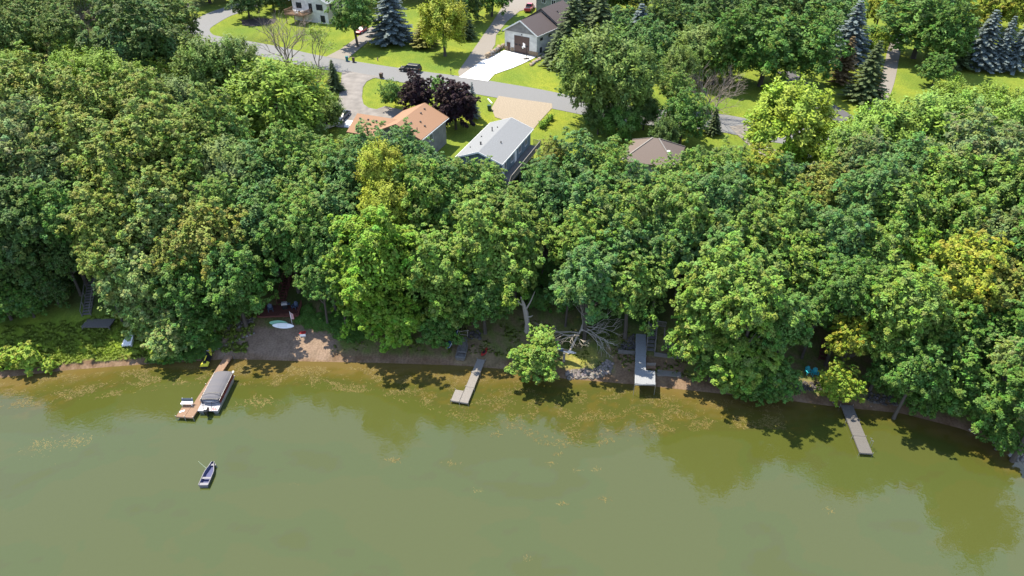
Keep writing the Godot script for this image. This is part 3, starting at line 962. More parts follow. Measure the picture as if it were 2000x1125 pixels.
# ---------------------------------------------------------------- trees
func build_trees() -> void:
	var mesh := {}
	mesh["R"] = [broad_crown(11, 95, 10, 27, 0.155, 0.09, 1.0), broad_crown(12, 120, 8, 27, 0.15, 0.088, 0.95), broad_crown(13, 80, 12, 27, 0.16, 0.092, 1.05), broad_crown(14, 105, 9, 27, 0.15, 0.088, 1.0)]
	mesh["P"] = [broad_crown(15, 120, 13, 27, 0.2, 0.14, 1.0), broad_crown(16, 110, 14, 27, 0.2, 0.14, 1.0)]
	mesh["F"] = [feather_crown(21, 120, 125), feather_crown(22, 140, 110), feather_crown(23, 105, 140)]
	mesh["S"] = [broad_crown(31, 40, 5, 14, 0.5, 0.28, 0.9), broad_crown(32, 50, 4, 14, 0.46, 0.26, 0.9)]
	M.shrubs = mesh["S"]
	var trunks := [trunk_mesh(41), trunk_mesh(42), trunk_mesh(43)]
	rng.seed = 77
	var i := 0
	for row in TREES:
		var f: PackedStringArray = row.split("|")
		var q: PackedStringArray = f[0].split(",")
		var at := Vector3(q[0].to_float(), q[1].to_float(), q[2].to_float())
		var R := q[3].to_float()
		var Ry := q[4].to_float()
		var hc := q[5].to_float()
		var kind: String = "P" if q[6] == "pu" else q[7]
		var o := thing(f[1], f[2], "bush" if f[1] == "bush" else "tree", at, rng.randf() * TAU)
		var set_: Array = mesh[kind]
		var c := put("crown", set_[(i * 7 + i / 3) % (3 if kind == "R" and q[6] in ["lt", "bg", "pu", "yg", "yl"] else set_.size())], M["leaf_" + q[6]], o)
		c.position.y = hc
		c.scale = Vector3(R / 5.0, Ry / 5.0, R / 5.0)
		c.rotation = Vector3(rng.randf_range(-0.14, 0.14), 0, rng.randf_range(-0.14, 0.14))
		if f[1] != "bush":
			var t := put("trunk", trunks[i % 3], M.bark, o)
			t.scale = Vector3(R / 5.5, hc / 9.0, R / 5.5)
		i += 1
	var cones := [spruce_crown(51, 0.28, 0.05), spruce_crown(52, 0.4, 0.12), spruce_crown(53, 0.18, 0.2)]
	var stem := MB.new()
	stem.tube([Vector3(0, -0.4, 0), Vector3(0, 9.6, 0)], [0.24, 0.02], 7)
	var stem_mesh := stem.st.commit()
	i = 0
	for row in CONIFERS:
		var f: PackedStringArray = row.split("|")
		var q: PackedStringArray = f[0].split(",")
		var o := thing(f[1], f[2], "tree", Vector3(q[0].to_float(), q[1].to_float(), q[2].to_float()), rng.randf() * TAU)
		var s := Vector3(q[4].to_float() / 2.5, q[3].to_float() / 10.0, q[4].to_float() / 2.5)
		var c := put("crown", cones[2 if q[5] in ["cy", "br"] else i % 2], M["leaf_" + q[5]], o)
		c.scale = s
		put("trunk", stem_mesh, M.bark, o).scale = s
		i += 1
	for row in BARES:
		var f: PackedStringArray = row.split("|")
		var q: PackedStringArray = f[0].split(",")
		var h := q[3].to_float()
		var w := q[4].to_float()
		var o := thing(f[1], f[2], "tree" if f[1] == "bare_tree" else "thicket", Vector3(q[0].to_float(), q[1].to_float(), q[2].to_float()), 0.0)
		var mb := MB.new()
		var tips := []
		var stems := 6 if q[5] == "bare" else (7 if q[5] == "brush" else 2)
		for k in stems:
			var t := TAU * k / stems + rng.randf()
			var lean := Vector3(cos(t), 0, sin(t)) * w / h * 0.75
			twigs(mb, Vector3(cos(t), -0.2, sin(t)) * 0.25, (Vector3.UP + lean).normalized(), h * 0.34, h * 0.011 + 0.02, 4, 0.7, tips)
		put("branches", mb, M.twig, o)
		if q[5] != "bare":
			fresh()
			for p in tips:
				if rng.randf() < (0.75 if q[5] == "half" else 0.25):
					for k in 4: add_leaf(p + rdir() * 0.4, (rdir() + Vector3.UP).normalized(), rdir(), 0.2, 0.1, Color(rng.randf_range(0.7, 1), 0.9, 0.6))
			put("foliage", leaf_mesh(), M.leaf_md, o)

const TREES = [
		"-71.7,8.78,-94.1,6.14,6.99,10.96,gg,R|broadleaf_tree|broad grey-green round-crowned tree beyond the grey wooden landing",
		"-73.7,10.72,-98.7,4.83,5.50,11.77,gg,R|broadleaf_tree|medium grey-green round-crowned tree to the left of the bend in the road",
		"-66.3,7.66,-92.5,4.84,5.52,11.16,gg,R|broadleaf_tree|medium grey-green round-crowned tree beyond the grey wooden landing",
		"-69.0,4.57,-85.4,6.40,7.30,10.30,dk,R|broadleaf_tree|broad dark green round-crowned tree beyond the grey wooden landing",
		"-63.1,4.45,-86.2,4.97,5.67,11.61,dg,R|broadleaf_tree|medium deep green round-crowned tree beyond the grey wooden landing",
		"-69.2,3.91,-83.9,5.53,5.39,5.61,dk,R|broadleaf_tree|medium dark green round-crowned tree to the left of the grey wooden landing",
		"-63.3,3.66,-84.4,3.53,4.02,6.98,dk,R|broadleaf_tree|medium dark green round-crowned tree beyond the grey wooden landing",
		"-65.9,3.16,-82.8,2.95,2.94,3.06,dk,R|broadleaf_tree|small dark green round-crowned tree to the left of the grey wooden landing",
		"-71.5,2.49,-80.1,3.51,2.94,3.06,dg,R|broadleaf_tree|medium deep green round-crowned tree to the left of the grey wooden landing",
		"-68.5,2.51,-80.6,2.91,2.69,2.81,dg,R|broadleaf_tree|small deep green round-crowned tree to the left of the grey wooden landing",
		"-75.6,3.81,-82.8,6.11,4.90,5.10,dk,R|broadleaf_tree|broad dark green round-crowned tree to the left of the grey wooden landing",
		"-74.8,6.58,-88.9,6.86,7.83,11.29,dg,R|broadleaf_tree|broad deep green round-crowned tree beyond the grey wooden landing",
		"-52.1,1.60,-80.5,5.24,5.91,7.57,lt,R|broadleaf_tree|medium pale green round-crowned tree, nearest beyond the grey wooden landing",
		"-50.6,1.25,-78.9,3.94,3.23,3.36,lt,R|broadleaf_tree|medium pale green round-crowned tree beyond the upturned white boat",
		"-46.8,0.44,-75.2,3.40,2.94,3.06,lt,R|broadleaf_tree|medium pale green round-crowned tree to the right of the upturned white boat",
		"-50.3,4.05,-87.0,5.52,6.29,10.32,lt,R|broadleaf_tree|medium pale green round-crowned tree, second nearest beyond the grey wooden landing",
		"-44.9,1.25,-79.5,4.76,5.37,7.39,dg,R|broadleaf_tree|medium deep green round-crowned tree beyond the upturned white boat",
		"-44.2,0.65,-76.5,3.73,3.03,3.16,dg,R|broadleaf_tree|medium deep green round-crowned tree to the right of the upturned white boat",
		"-42.3,1.04,-78.7,3.34,2.78,2.89,dg,R|broadleaf_tree|medium deep green round-crowned tree to the left of the bare sand beach",
		"-42.5,2.51,-84.1,5.58,6.36,10.64,oy,R|broadleaf_tree|medium yellowed olive round-crowned tree to the right of the grey wooden landing",
		"-46.0,1.58,-81.0,3.10,3.53,10.60,oy,R|broadleaf_tree|small yellowed olive round-crowned tree beyond the grey wooden landing",
		"-38.1,1.21,-79.8,4.90,5.52,8.39,dg,R|broadleaf_tree|medium deep green round-crowned tree, nearest beyond the bare sand beach",
		"-37.8,1.27,-80.1,2.59,2.94,4.42,dg,R|bush|small deep green bush beyond the bare sand beach",
		"-56.1,3.30,-84.7,5.09,5.80,11.95,ol,R|broadleaf_tree|medium olive-green round-crowned tree, nearest beyond the grey wooden landing",
		"-56.1,1.73,-80.6,3.08,3.48,10.77,ol,R|broadleaf_tree|small olive-green round-crowned tree beyond the grey wooden landing",
		"-64.1,10.20,-98.4,6.15,7.01,10.76,ol,R|broadleaf_tree|broad olive-green round-crowned tree, second nearest on the lake side of the bend in the road",
		"-56.3,7.06,-92.8,6.09,6.94,12.44,ol,R|broadleaf_tree|broad olive-green round-crowned tree beyond the grey wooden landing",
		"-53.4,10.03,-99.6,6.19,7.06,11.27,ol,R|broadleaf_tree|broad olive-green round-crowned tree, nearest on the lake side of the bend in the road",
		"-48.0,8.48,-96.8,5.35,6.10,9.95,om,R|broadleaf_tree|medium olive-tinged round-crowned tree, second nearest on the lake side of the bend in the road",
		"-65.6,11.46,-106.4,5.26,5.99,12.00,ol,R|broadleaf_tree|medium olive-green round-crowned tree, second nearest on the lake side of the bend in the road",
		"-47.3,11.02,-105.1,4.91,5.60,10.86,om,R|broadleaf_tree|medium olive-tinged round-crowned tree, nearest on the lake side of the bend in the road",
		"-74.8,11.99,-109.5,6.55,7.47,12.83,ol,R|broadleaf_tree|broad olive-green round-crowned tree to the left of the bend in the road",
		"-78.2,11.65,-106.1,5.24,5.98,11.92,ol,R|broadleaf_tree|medium olive-green round-crowned tree to the left of the bend in the road",
		"-57.9,11.52,-108.2,5.32,6.07,12.09,ol,R|broadleaf_tree|medium olive-green round-crowned tree, nearest on the lake side of the bend in the road",
		"-54.4,5.17,-89.0,4.61,5.26,11.41,ol,R|broadleaf_tree|medium olive-green round-crowned tree, second nearest beyond the grey wooden landing",
		"-49.1,5.53,-90.4,4.28,4.87,11.14,ol,R|broadleaf_tree|medium olive-green round-crowned tree, third nearest beyond the grey wooden landing",
		"-80.0,13.04,-127.2,4.54,5.17,8.78,li,F|feathery_tree|medium lime-green feathery tree, second nearest to the left of the bend in the road",
		"-69.3,12.15,-118.0,5.05,5.76,11.83,li,F|feathery_tree|medium lime-green feathery tree, nearest to the left of the bend in the road",
		"-63.4,12.10,-116.4,4.19,4.78,11.39,li,F|feathery_tree|medium lime-green feathery tree on the lake side of the bend in the road",
		"-55.9,12.03,-114.1,4.07,4.64,9.80,gg,F|feathery_tree|medium grey-green feathery tree on the lake side of the bend in the road",
		"-74.2,11.33,-103.9,4.35,4.96,11.03,gg,F|feathery_tree|medium grey-green feathery tree to the left of the bend in the road",
		"-69.3,13.79,-137.8,2.88,3.29,4.71,yg,R|broadleaf_tree|small bright yellow-green round-crowned tree on the lake side of the bend in the road",
		"-74.0,14.22,-143.2,9.48,9.31,9.69,dk,R|broadleaf_tree|broad dark green round-crowned tree to the left of the bend in the road",
		"-77.3,14.90,-165.1,7.10,6.86,7.14,md,R|broadleaf_tree|broad mid-green round-crowned tree, nearest to the left of the bend in the road",
		"-92.0,15.11,-171.1,5.54,6.31,7.69,md,R|broadleaf_tree|medium mid-green round-crowned tree, nearest to the left of the bend in the road",
		"-72.0,14.63,-155.2,3.99,4.41,4.59,md,R|broadleaf_tree|medium mid-green round-crowned tree on the lake side of the bend in the road",
		"-97.9,14.74,-157.8,5.43,6.19,6.81,md,R|broadleaf_tree|medium mid-green round-crowned tree, third nearest to the left of the bend in the road",
		"-109.4,14.96,-166.8,6.18,6.37,6.63,md,R|broadleaf_tree|broad mid-green round-crowned tree, fifth nearest to the left of the bend in the road",
		"-107.9,14.68,-155.5,5.60,6.37,6.63,md,R|broadleaf_tree|medium mid-green round-crowned tree, fifth nearest to the left of the bend in the road",
		"-111.7,15.38,-177.8,5.47,6.24,6.76,md,R|broadleaf_tree|medium mid-green round-crowned tree, fourth nearest to the left of the bend in the road",
		"-102.1,15.21,-173.5,4.84,5.52,7.48,md,R|broadleaf_tree|medium mid-green round-crowned tree, second nearest to the left of the bend in the road",
		"-122.5,15.52,-181.3,5.96,6.37,6.63,md,R|broadleaf_tree|medium mid-green round-crowned tree, sixth nearest to the left of the bend in the road",
		"-106.6,15.98,-192.8,6.98,6.37,6.63,md,R|broadleaf_tree|broad mid-green round-crowned tree, third nearest to the left of the bend in the road",
		"-95.1,15.89,-190.4,8.29,6.37,6.63,md,R|broadleaf_tree|broad mid-green round-crowned tree, second nearest to the left of the bend in the road",
		"-121.1,16.28,-200.4,8.65,6.37,6.63,md,R|broadleaf_tree|broad mid-green round-crowned tree, fourth nearest to the left of the bend in the road",
		"-135.1,16.61,-208.5,8.95,6.37,6.63,md,R|broadleaf_tree|broad mid-green round-crowned tree, sixth nearest to the left of the bend in the road",
		"-102.3,14.42,-145.1,3.35,3.43,3.57,li,F|feathery_tree|medium lime-green feathery tree, fourth nearest to the left of the bend in the road",
		"-96.5,14.66,-154.8,3.06,3.43,3.57,li,F|feathery_tree|small lime-green feathery tree to the left of the bend in the road",
		"-106.2,14.71,-156.7,3.56,3.92,4.08,li,F|feathery_tree|medium lime-green feathery tree, third nearest to the left of the bend in the road",
		"-58.5,13.38,-134.1,5.58,6.36,7.64,md,F|feathery_tree|medium mid-green feathery tree, nearest on the lake side of the bend in the road",
		"-52.4,13.40,-134.9,4.55,5.18,8.82,md,F|feathery_tree|medium mid-green feathery tree, second nearest on the lake side of the bend in the road",
		"-55.4,13.40,-134.6,3.56,4.06,4.94,md,F|feathery_tree|medium mid-green feathery tree, third nearest on the lake side of the bend in the road",
		"-40.3,12.08,-118.4,8.63,7.84,8.16,li,F|feathery_tree|broad lime-green feathery tree on the lake side of the white house with deck",
		"-45.2,12.11,-119.1,3.83,4.37,4.63,md,F|feathery_tree|medium mid-green feathery tree, fourth nearest on the lake side of the bend in the road",
		"-36.5,12.06,-117.0,4.16,4.41,4.59,md,F|feathery_tree|medium mid-green feathery tree to the left of the orange-roofed house",
		"-34.1,12.40,-126.0,3.01,3.43,3.57,md,F|feathery_tree|small mid-green feathery tree to the left of the orange-roofed house",
		"-68.2,15.80,-190.5,4.73,4.41,4.59,dk,R|broadleaf_tree|medium dark green round-crowned tree to the right of the bend in the road",
		"-63.6,16.04,-197.4,4.01,4.41,4.59,dk,R|broadleaf_tree|medium dark green round-crowned tree to the left of the white house with deck",
		"-36.5,14.89,-169.7,5.25,5.98,8.02,dg,R|broadleaf_tree|medium deep green round-crowned tree to the right of the white house with deck",
		"-15.3,14.74,-162.9,5.56,6.34,7.66,yl,F|feathery_tree|medium golden yellow-green feathery tree beyond the black car on the road",
		"-42.8,16.20,-204.0,7.32,6.37,6.63,dk,R|broadleaf_tree|broad dark green round-crowned tree, nearest beyond the white house with deck",
		"-57.8,16.70,-214.8,7.65,6.37,6.63,dk,R|broadleaf_tree|broad dark green round-crowned tree, second nearest beyond the white house with deck",
		"-33.9,16.42,-209.5,7.49,6.37,6.63,dk,R|broadleaf_tree|broad dark green round-crowned tree to the right of the white house with deck",
		"-12.2,15.53,-186.5,5.70,6.37,6.63,dk,R|broadleaf_tree|medium dark green round-crowned tree to the left of the brown-roofed garage",
		"-5.3,15.83,-193.6,5.60,6.37,6.63,dg,R|broadleaf_tree|medium deep green round-crowned tree beyond the brown-roofed garage",
		"-22.6,16.43,-209.4,7.49,6.37,6.63,dg,R|broadleaf_tree|broad deep green round-crowned tree to the right of the white house with deck",
		"-23.3,13.21,-133.7,2.42,2.76,3.24,dg,R|bush|small deep green bush beyond the orange-roofed house",
		"-14.8,13.61,-138.2,1.83,2.09,2.91,dg,S|bush|small deep green bush to the right of the black car on the road",
		"-18.1,12.86,-130.0,3.06,3.49,5.01,pu,R|broadleaf_tree|small purple-leaved round-crowned tree on the lake side of the black car on the road",
		"-10.5,12.44,-125.5,4.08,4.65,4.85,pu,R|broadleaf_tree|medium purple-leaved round-crowned tree to the right of the orange-roofed house",
		"-43.6,10.78,-103.4,4.07,4.64,8.45,gn,R|broadleaf_tree|medium leaf-green round-crowned tree on the lake side of the bend in the road",
		"-34.5,9.36,-99.4,4.28,4.88,9.77,gn,R|broadleaf_tree|medium leaf-green round-crowned tree, second nearest to the left of the orange-roofed house",
		"-27.9,9.35,-99.1,3.97,4.53,8.41,gn,R|broadleaf_tree|medium leaf-green round-crowned tree, nearest to the left of the orange-roofed house",
		"-25.1,10.66,-102.2,2.36,2.69,7.91,gn,R|broadleaf_tree|small leaf-green round-crowned tree, nearest to the left of the orange-roofed house",
		"-21.4,8.67,-97.4,4.54,5.17,10.53,gk,R|broadleaf_tree|medium cool green round-crowned tree, second nearest on the lake side of the orange-roofed house",
		"-16.4,9.81,-99.7,4.64,5.29,8.69,gk,R|broadleaf_tree|medium cool green round-crowned tree, nearest on the lake side of the orange-roofed house",
		"-12.0,7.74,-95.0,4.19,4.77,9.31,gk,R|broadleaf_tree|medium cool green round-crowned tree, third nearest on the lake side of the orange-roofed house",
		"-31.9,10.57,-101.9,2.86,3.26,8.26,gn,R|broadleaf_tree|small leaf-green round-crowned tree, second nearest to the left of the orange-roofed house",
		"-42.8,8.40,-97.2,5.07,5.78,8.75,gg,F|feathery_tree|medium grey-green feathery tree to the left of the orange-roofed house",
		"-45.8,6.24,-92.2,3.20,3.64,8.20,gg,F|feathery_tree|small grey-green feathery tree beyond the grey wooden landing",
		"-36.8,7.69,-95.9,5.04,5.74,8.87,gk,R|broadleaf_tree|medium cool green round-crowned tree to the left of the orange-roofed house",
		"-30.6,7.54,-95.3,4.86,5.54,8.70,gn,R|broadleaf_tree|medium leaf-green round-crowned tree, third nearest to the left of the orange-roofed house",
		"-24.5,7.38,-94.7,4.68,5.34,8.70,gk,R|broadleaf_tree|medium cool green round-crowned tree, fourth nearest on the lake side of the orange-roofed house",
		"-13.1,5.50,-90.2,4.80,5.47,11.65,mg,R|broadleaf_tree|medium fresh green round-crowned tree on the lake side of the orange-roofed house",
		"-8.8,7.13,-93.5,4.00,4.56,9.02,gk,R|broadleaf_tree|medium cool green round-crowned tree, second nearest on the lake side of the grey-roofed house",
		"-7.5,7.39,-94.0,2.71,3.08,10.32,gl,R|broadleaf_tree|small light green round-crowned tree on the lake side of the grey-roofed house",
		"-32.6,5.67,-91.3,3.97,4.53,8.42,gn,R|broadleaf_tree|medium leaf-green round-crowned tree on the lake side of the orange-roofed house",
		"-18.6,5.94,-91.4,3.52,4.01,14.99,yl,F|feathery_tree|medium golden yellow-green feathery tree, nearest on the lake side of the orange-roofed house",
		"-17.7,4.14,-87.5,3.64,4.15,12.85,yl,F|feathery_tree|medium golden yellow-green feathery tree, second nearest on the lake side of the orange-roofed house",
		"-41.4,4.61,-89.1,4.02,4.58,11.29,gn,R|broadleaf_tree|medium leaf-green round-crowned tree, second nearest beyond the bare sand beach",
		"-35.4,4.42,-88.8,5.63,6.42,8.91,gk,R|broadleaf_tree|medium cool green round-crowned tree, second nearest beyond the bare sand beach",
		"-28.7,3.50,-86.5,4.56,5.20,11.63,gn,R|broadleaf_tree|medium leaf-green round-crowned tree, nearest beyond the bare sand beach",
		"-24.7,4.65,-88.8,4.53,5.16,9.12,gk,R|broadleaf_tree|medium cool green round-crowned tree, fifth nearest on the lake side of the orange-roofed house",
		"-38.4,3.31,-86.5,3.88,4.42,8.36,gk,R|broadleaf_tree|medium cool green round-crowned tree, nearest beyond the bare sand beach",
		"-31.8,3.18,-85.9,4.75,5.42,9.55,dg,R|broadleaf_tree|medium deep green round-crowned tree, third nearest beyond the bare sand beach",
		"-25.7,1.98,-82.5,3.73,4.25,10.73,dg,R|broadleaf_tree|medium deep green round-crowned tree, second nearest beyond the bare sand beach",
		"-8.9,5.39,-89.8,4.55,5.19,8.89,dg,R|broadleaf_tree|medium deep green round-crowned tree on the lake side of the grey-roofed house",
		"-23.6,1.22,-79.2,3.10,3.50,8.23,dg,R|broadleaf_tree|small deep green round-crowned tree, second nearest beyond the bare sand beach",
		"-18.2,1.42,-80.1,6.71,7.65,11.35,bg,R|broadleaf_tree|broad vivid green round-crowned tree beyond the bare sand beach",
		"-19.9,1.23,-79.2,4.67,4.79,4.98,bg,R|broadleaf_tree|medium vivid green round-crowned tree to the right of the bare sand beach",
		"-15.9,0.95,-77.6,4.35,3.59,3.74,bg,R|broadleaf_tree|medium vivid green round-crowned tree beyond the L-shaped floating dock",
		"-21.5,1.24,-79.3,3.68,4.15,9.15,bg,R|broadleaf_tree|medium vivid green round-crowned tree beyond the bare sand beach",
		"-10.3,1.40,-79.6,5.11,5.76,10.52,mg,R|broadleaf_tree|medium fresh green round-crowned tree, second nearest beyond the L-shaped floating dock",
		"-4.5,2.33,-82.3,5.16,5.88,11.92,mg,R|broadleaf_tree|medium fresh green round-crowned tree, second nearest on the lake side of the grey-roofed house",
		"-7.4,5.11,-89.1,4.07,4.64,8.50,mg,R|broadleaf_tree|medium fresh green round-crowned tree, nearest on the lake side of the grey-roofed house",
		"-1.4,2.11,-81.4,5.51,6.29,8.99,mg,R|broadleaf_tree|medium fresh green round-crowned tree, third nearest beyond the L-shaped floating dock",
		"-8.5,1.30,-79.0,4.36,4.86,5.06,mg,R|broadleaf_tree|medium fresh green round-crowned tree, nearest beyond the L-shaped floating dock",
		"-13.7,3.91,-86.8,3.86,4.40,8.91,mg,R|broadleaf_tree|medium fresh green round-crowned tree, third nearest on the lake side of the grey-roofed house",
		"-3.8,1.28,-78.4,4.45,5.03,6.37,dg,R|broadleaf_tree|medium deep green round-crowned tree, second nearest beyond the L-shaped floating dock",
		"-9.9,0.83,-76.7,3.30,2.65,2.76,dg,R|broadleaf_tree|medium deep green round-crowned tree, nearest beyond the L-shaped floating dock",
		"0.4,3.26,-84.1,4.49,5.12,11.16,gl,R|broadleaf_tree|medium light green round-crowned tree, second nearest on the lake side of the grey-roofed house",
		"-3.7,6.35,-91.4,4.42,5.04,8.97,gn,R|broadleaf_tree|medium leaf-green round-crowned tree, second nearest on the lake side of the grey-roofed house",
		"-4.2,7.89,-94.8,3.22,3.67,8.89,gn,R|broadleaf_tree|medium leaf-green round-crowned tree, nearest on the lake side of the grey-roofed house",
		"0.9,5.47,-88.8,3.40,3.87,10.15,gl,R|broadleaf_tree|medium light green round-crowned tree, nearest on the lake side of the grey-roofed house",
		"4.9,7.56,-92.3,3.44,3.92,10.81,gk,R|broadleaf_tree|medium cool green round-crowned tree, nearest on the lake side of the grey-roofed house",
		"10.6,9.49,-95.5,5.14,5.86,8.75,gk,R|broadleaf_tree|medium cool green round-crowned tree to the left of the brown hip-roofed house",
		"14.1,8.87,-93.7,3.77,4.30,10.60,gn,R|broadleaf_tree|medium leaf-green round-crowned tree to the left of the brown hip-roofed house",
		"17.9,7.70,-90.6,3.87,4.41,10.05,gk,R|broadleaf_tree|medium cool green round-crowned tree, nearest on the lake side of the brown hip-roofed house",
		"5.1,5.98,-88.8,4.47,5.10,9.85,gk,R|broadleaf_tree|medium cool green round-crowned tree, third nearest on the lake side of the grey-roofed house",
		"10.9,6.39,-88.7,4.93,5.62,9.54,gk,R|broadleaf_tree|medium cool green round-crowned tree, second nearest on the lake side of the brown hip-roofed house",
		"15.7,5.23,-85.6,4.80,5.48,10.75,gl,R|broadleaf_tree|medium light green round-crowned tree on the lake side of the brown hip-roofed house",
		"9.4,3.40,-82.5,4.44,5.06,10.36,mg,R|broadleaf_tree|medium fresh green round-crowned tree on the lake side of the brown hip-roofed house",
		"4.5,4.84,-86.5,3.07,3.50,8.56,gn,R|broadleaf_tree|small leaf-green round-crowned tree on the lake side of the grey-roofed house",
		"6.1,9.93,-97.1,2.41,2.75,10.25,oy,R|broadleaf_tree|small yellowed olive round-crowned tree to the right of the grey-roofed house",
		"14.7,3.44,-81.9,4.74,5.40,9.50,gk,R|broadleaf_tree|medium cool green round-crowned tree, third nearest beyond the stored aluminium dock",
		"10.1,1.47,-76.8,4.85,5.53,10.21,gk,R|broadleaf_tree|medium cool green round-crowned tree, nearest beyond the stored aluminium dock",
		"15.8,1.66,-77.0,4.90,5.59,8.81,gn,R|broadleaf_tree|medium leaf-green round-crowned tree beyond the stored aluminium dock",
		"20.1,3.30,-80.8,3.83,4.36,9.07,gk,R|broadleaf_tree|medium cool green round-crowned tree, second nearest beyond the stored aluminium dock",
		"20.9,6.01,-86.5,4.51,5.14,11.04,gn,R|broadleaf_tree|medium leaf-green round-crowned tree, second nearest on the lake side of the brown hip-roofed house",
		"22.7,8.92,-92.5,3.78,4.31,8.36,gn,R|broadleaf_tree|medium leaf-green round-crowned tree, nearest on the lake side of the brown hip-roofed house",
		"7.6,2.03,-79.1,2.82,3.21,6.79,gk,R|broadleaf_tree|small cool green round-crowned tree beyond the stored aluminium dock",
		"27.0,9.38,-92.8,4.08,4.65,9.06,gn,R|broadleaf_tree|medium leaf-green round-crowned tree to the right of the brown hip-roofed house",
		"30.8,8.92,-91.3,4.00,4.56,10.96,gl,R|broadleaf_tree|medium light green round-crowned tree to the left of the white truck",
		"28.3,6.51,-86.4,4.77,5.44,11.70,gk,R|broadleaf_tree|medium cool green round-crowned tree to the left of the white truck",
		"23.7,4.60,-83.0,4.40,5.02,11.53,gn,R|broadleaf_tree|medium leaf-green round-crowned tree, third nearest on the lake side of the brown hip-roofed house",
		"34.1,8.28,-89.4,4.92,5.61,8.94,gn,R|broadleaf_tree|medium leaf-green round-crowned tree, nearest on the lake side of the white truck",
		"38.3,9.71,-91.7,3.10,3.53,9.49,gk,R|broadleaf_tree|small cool green round-crowned tree on the lake side of the white truck",
		"31.4,4.48,-81.6,4.64,5.28,11.64,gl,R|broadleaf_tree|medium light green round-crowned tree on the lake side of the white truck",
		"38.2,6.80,-85.4,4.64,5.29,9.28,gn,R|broadleaf_tree|medium leaf-green round-crowned tree, second nearest on the lake side of the white truck",
		"20.2,4.38,-83.1,2.96,3.37,10.63,gk,R|broadleaf_tree|small cool green round-crowned tree on the lake side of the brown hip-roofed house",
		"35.7,9.48,-91.7,3.23,3.69,10.80,yl,R|broadleaf_tree|medium golden yellow-green round-crowned tree to the left of the white truck",
		"43.6,9.11,-89.5,4.45,5.07,8.54,oy,R|broadleaf_tree|medium yellowed olive round-crowned tree on the lake side of the white truck",
		"27.6,3.59,-80.2,5.10,5.82,9.59,gk,R|broadleaf_tree|medium cool green round-crowned tree, second nearest on the lake side of the white truck",
		"32.8,3.28,-78.8,5.05,5.76,9.59,gn,R|broadleaf_tree|medium leaf-green round-crowned tree, third nearest on the lake side of the white truck",
		"38.2,3.54,-78.4,4.90,5.59,8.76,mg,R|broadleaf_tree|medium fresh green round-crowned tree, second nearest beyond the turquoise chairs",
		"42.9,4.37,-79.3,4.69,5.35,11.66,gk,R|broadleaf_tree|medium cool green round-crowned tree, nearest on the lake side of the white truck",
		"48.9,7.90,-86.1,5.18,5.91,11.02,gk,R|broadleaf_tree|medium cool green round-crowned tree, nearest to the right of the white truck",
		"56.2,11.03,-92.1,5.26,6.00,8.80,gk,R|broadleaf_tree|medium cool green round-crowned tree, second nearest to the right of the white truck",
		"51.8,6.75,-82.4,4.90,5.59,11.43,gn,R|broadleaf_tree|medium leaf-green round-crowned tree, nearest to the right of the white truck",
		"58.6,10.53,-86.3,5.31,6.06,9.24,mg,R|broadleaf_tree|medium fresh green round-crowned tree to the right of the white truck",
		"66.3,11.39,-85.6,5.12,5.84,8.75,gn,R|broadleaf_tree|medium leaf-green round-crowned tree on the lake side of the straight gravel lane",
		"60.1,8.51,-80.2,4.25,4.84,9.35,gn,R|broadleaf_tree|medium leaf-green round-crowned tree, second nearest to the right of the white truck",
		"47.9,3.78,-77.3,4.50,5.13,11.22,gn,R|broadleaf_tree|medium leaf-green round-crowned tree, fourth nearest on the lake side of the white truck",
		"64.8,11.97,-92.0,5.95,6.78,10.30,gg,R|broadleaf_tree|medium grey-green round-crowned tree on the lake side of the straight gravel lane",
		"51.4,11.06,-94.8,4.11,4.68,9.10,gg,R|broadleaf_tree|medium grey-green round-crowned tree, nearest to the right of the white truck",
		"72.7,12.14,-95.5,4.35,4.96,8.91,gg,R|broadleaf_tree|medium grey-green round-crowned tree to the right of the straight gravel lane",
		"41.9,1.39,-71.4,4.02,4.59,12.41,dg,R|broadleaf_tree|medium deep green round-crowned tree, second nearest beyond the turquoise chairs",
		"45.7,2.23,-73.8,3.46,3.94,10.34,dg,R|broadleaf_tree|medium deep green round-crowned tree, third nearest beyond the turquoise chairs",
		"52.2,4.16,-76.6,3.63,4.14,10.83,bg,R|broadleaf_tree|medium vivid green round-crowned tree on the lake side of the white truck",
		"61.8,7.62,-76.4,3.82,4.35,10.79,gg,R|broadleaf_tree|medium grey-green round-crowned tree, second nearest to the right of the white truck",
		"56.6,3.48,-72.8,5.38,6.14,11.78,yl,R|broadleaf_tree|medium golden yellow-green round-crowned tree to the right of the turquoise chairs",
		"59.6,3.30,-69.6,3.81,4.34,11.11,oy,R|broadleaf_tree|medium yellowed olive round-crowned tree to the right of the turquoise chairs",
		"47.5,0.87,-67.9,4.78,5.45,13.55,mg,R|broadleaf_tree|medium fresh green round-crowned tree, second nearest to the right of the turquoise chairs",
		"46.3,0.70,-67.3,3.72,4.24,8.76,mg,R|broadleaf_tree|medium fresh green round-crowned tree, nearest to the right of the turquoise chairs",
		"52.5,1.27,-68.3,3.88,4.42,8.58,mg,R|broadleaf_tree|medium fresh green round-crowned tree, third nearest to the right of the turquoise chairs",
		"55.7,1.50,-67.9,4.13,4.71,8.29,dg,R|broadleaf_tree|medium deep green round-crowned tree to the right of the turquoise chairs",
		"59.6,2.12,-66.5,4.06,4.63,8.37,dg,R|broadleaf_tree|medium deep green round-crowned tree, third nearest to the right of the long narrow dock",
		"52.8,0.46,-64.1,5.27,5.39,5.61,dg,R|broadleaf_tree|medium deep green round-crowned tree, nearest to the right of the long narrow dock",
		"56.8,0.40,-61.5,4.52,4.66,4.84,dg,R|broadleaf_tree|medium deep green round-crowned tree, second nearest to the right of the long narrow dock",
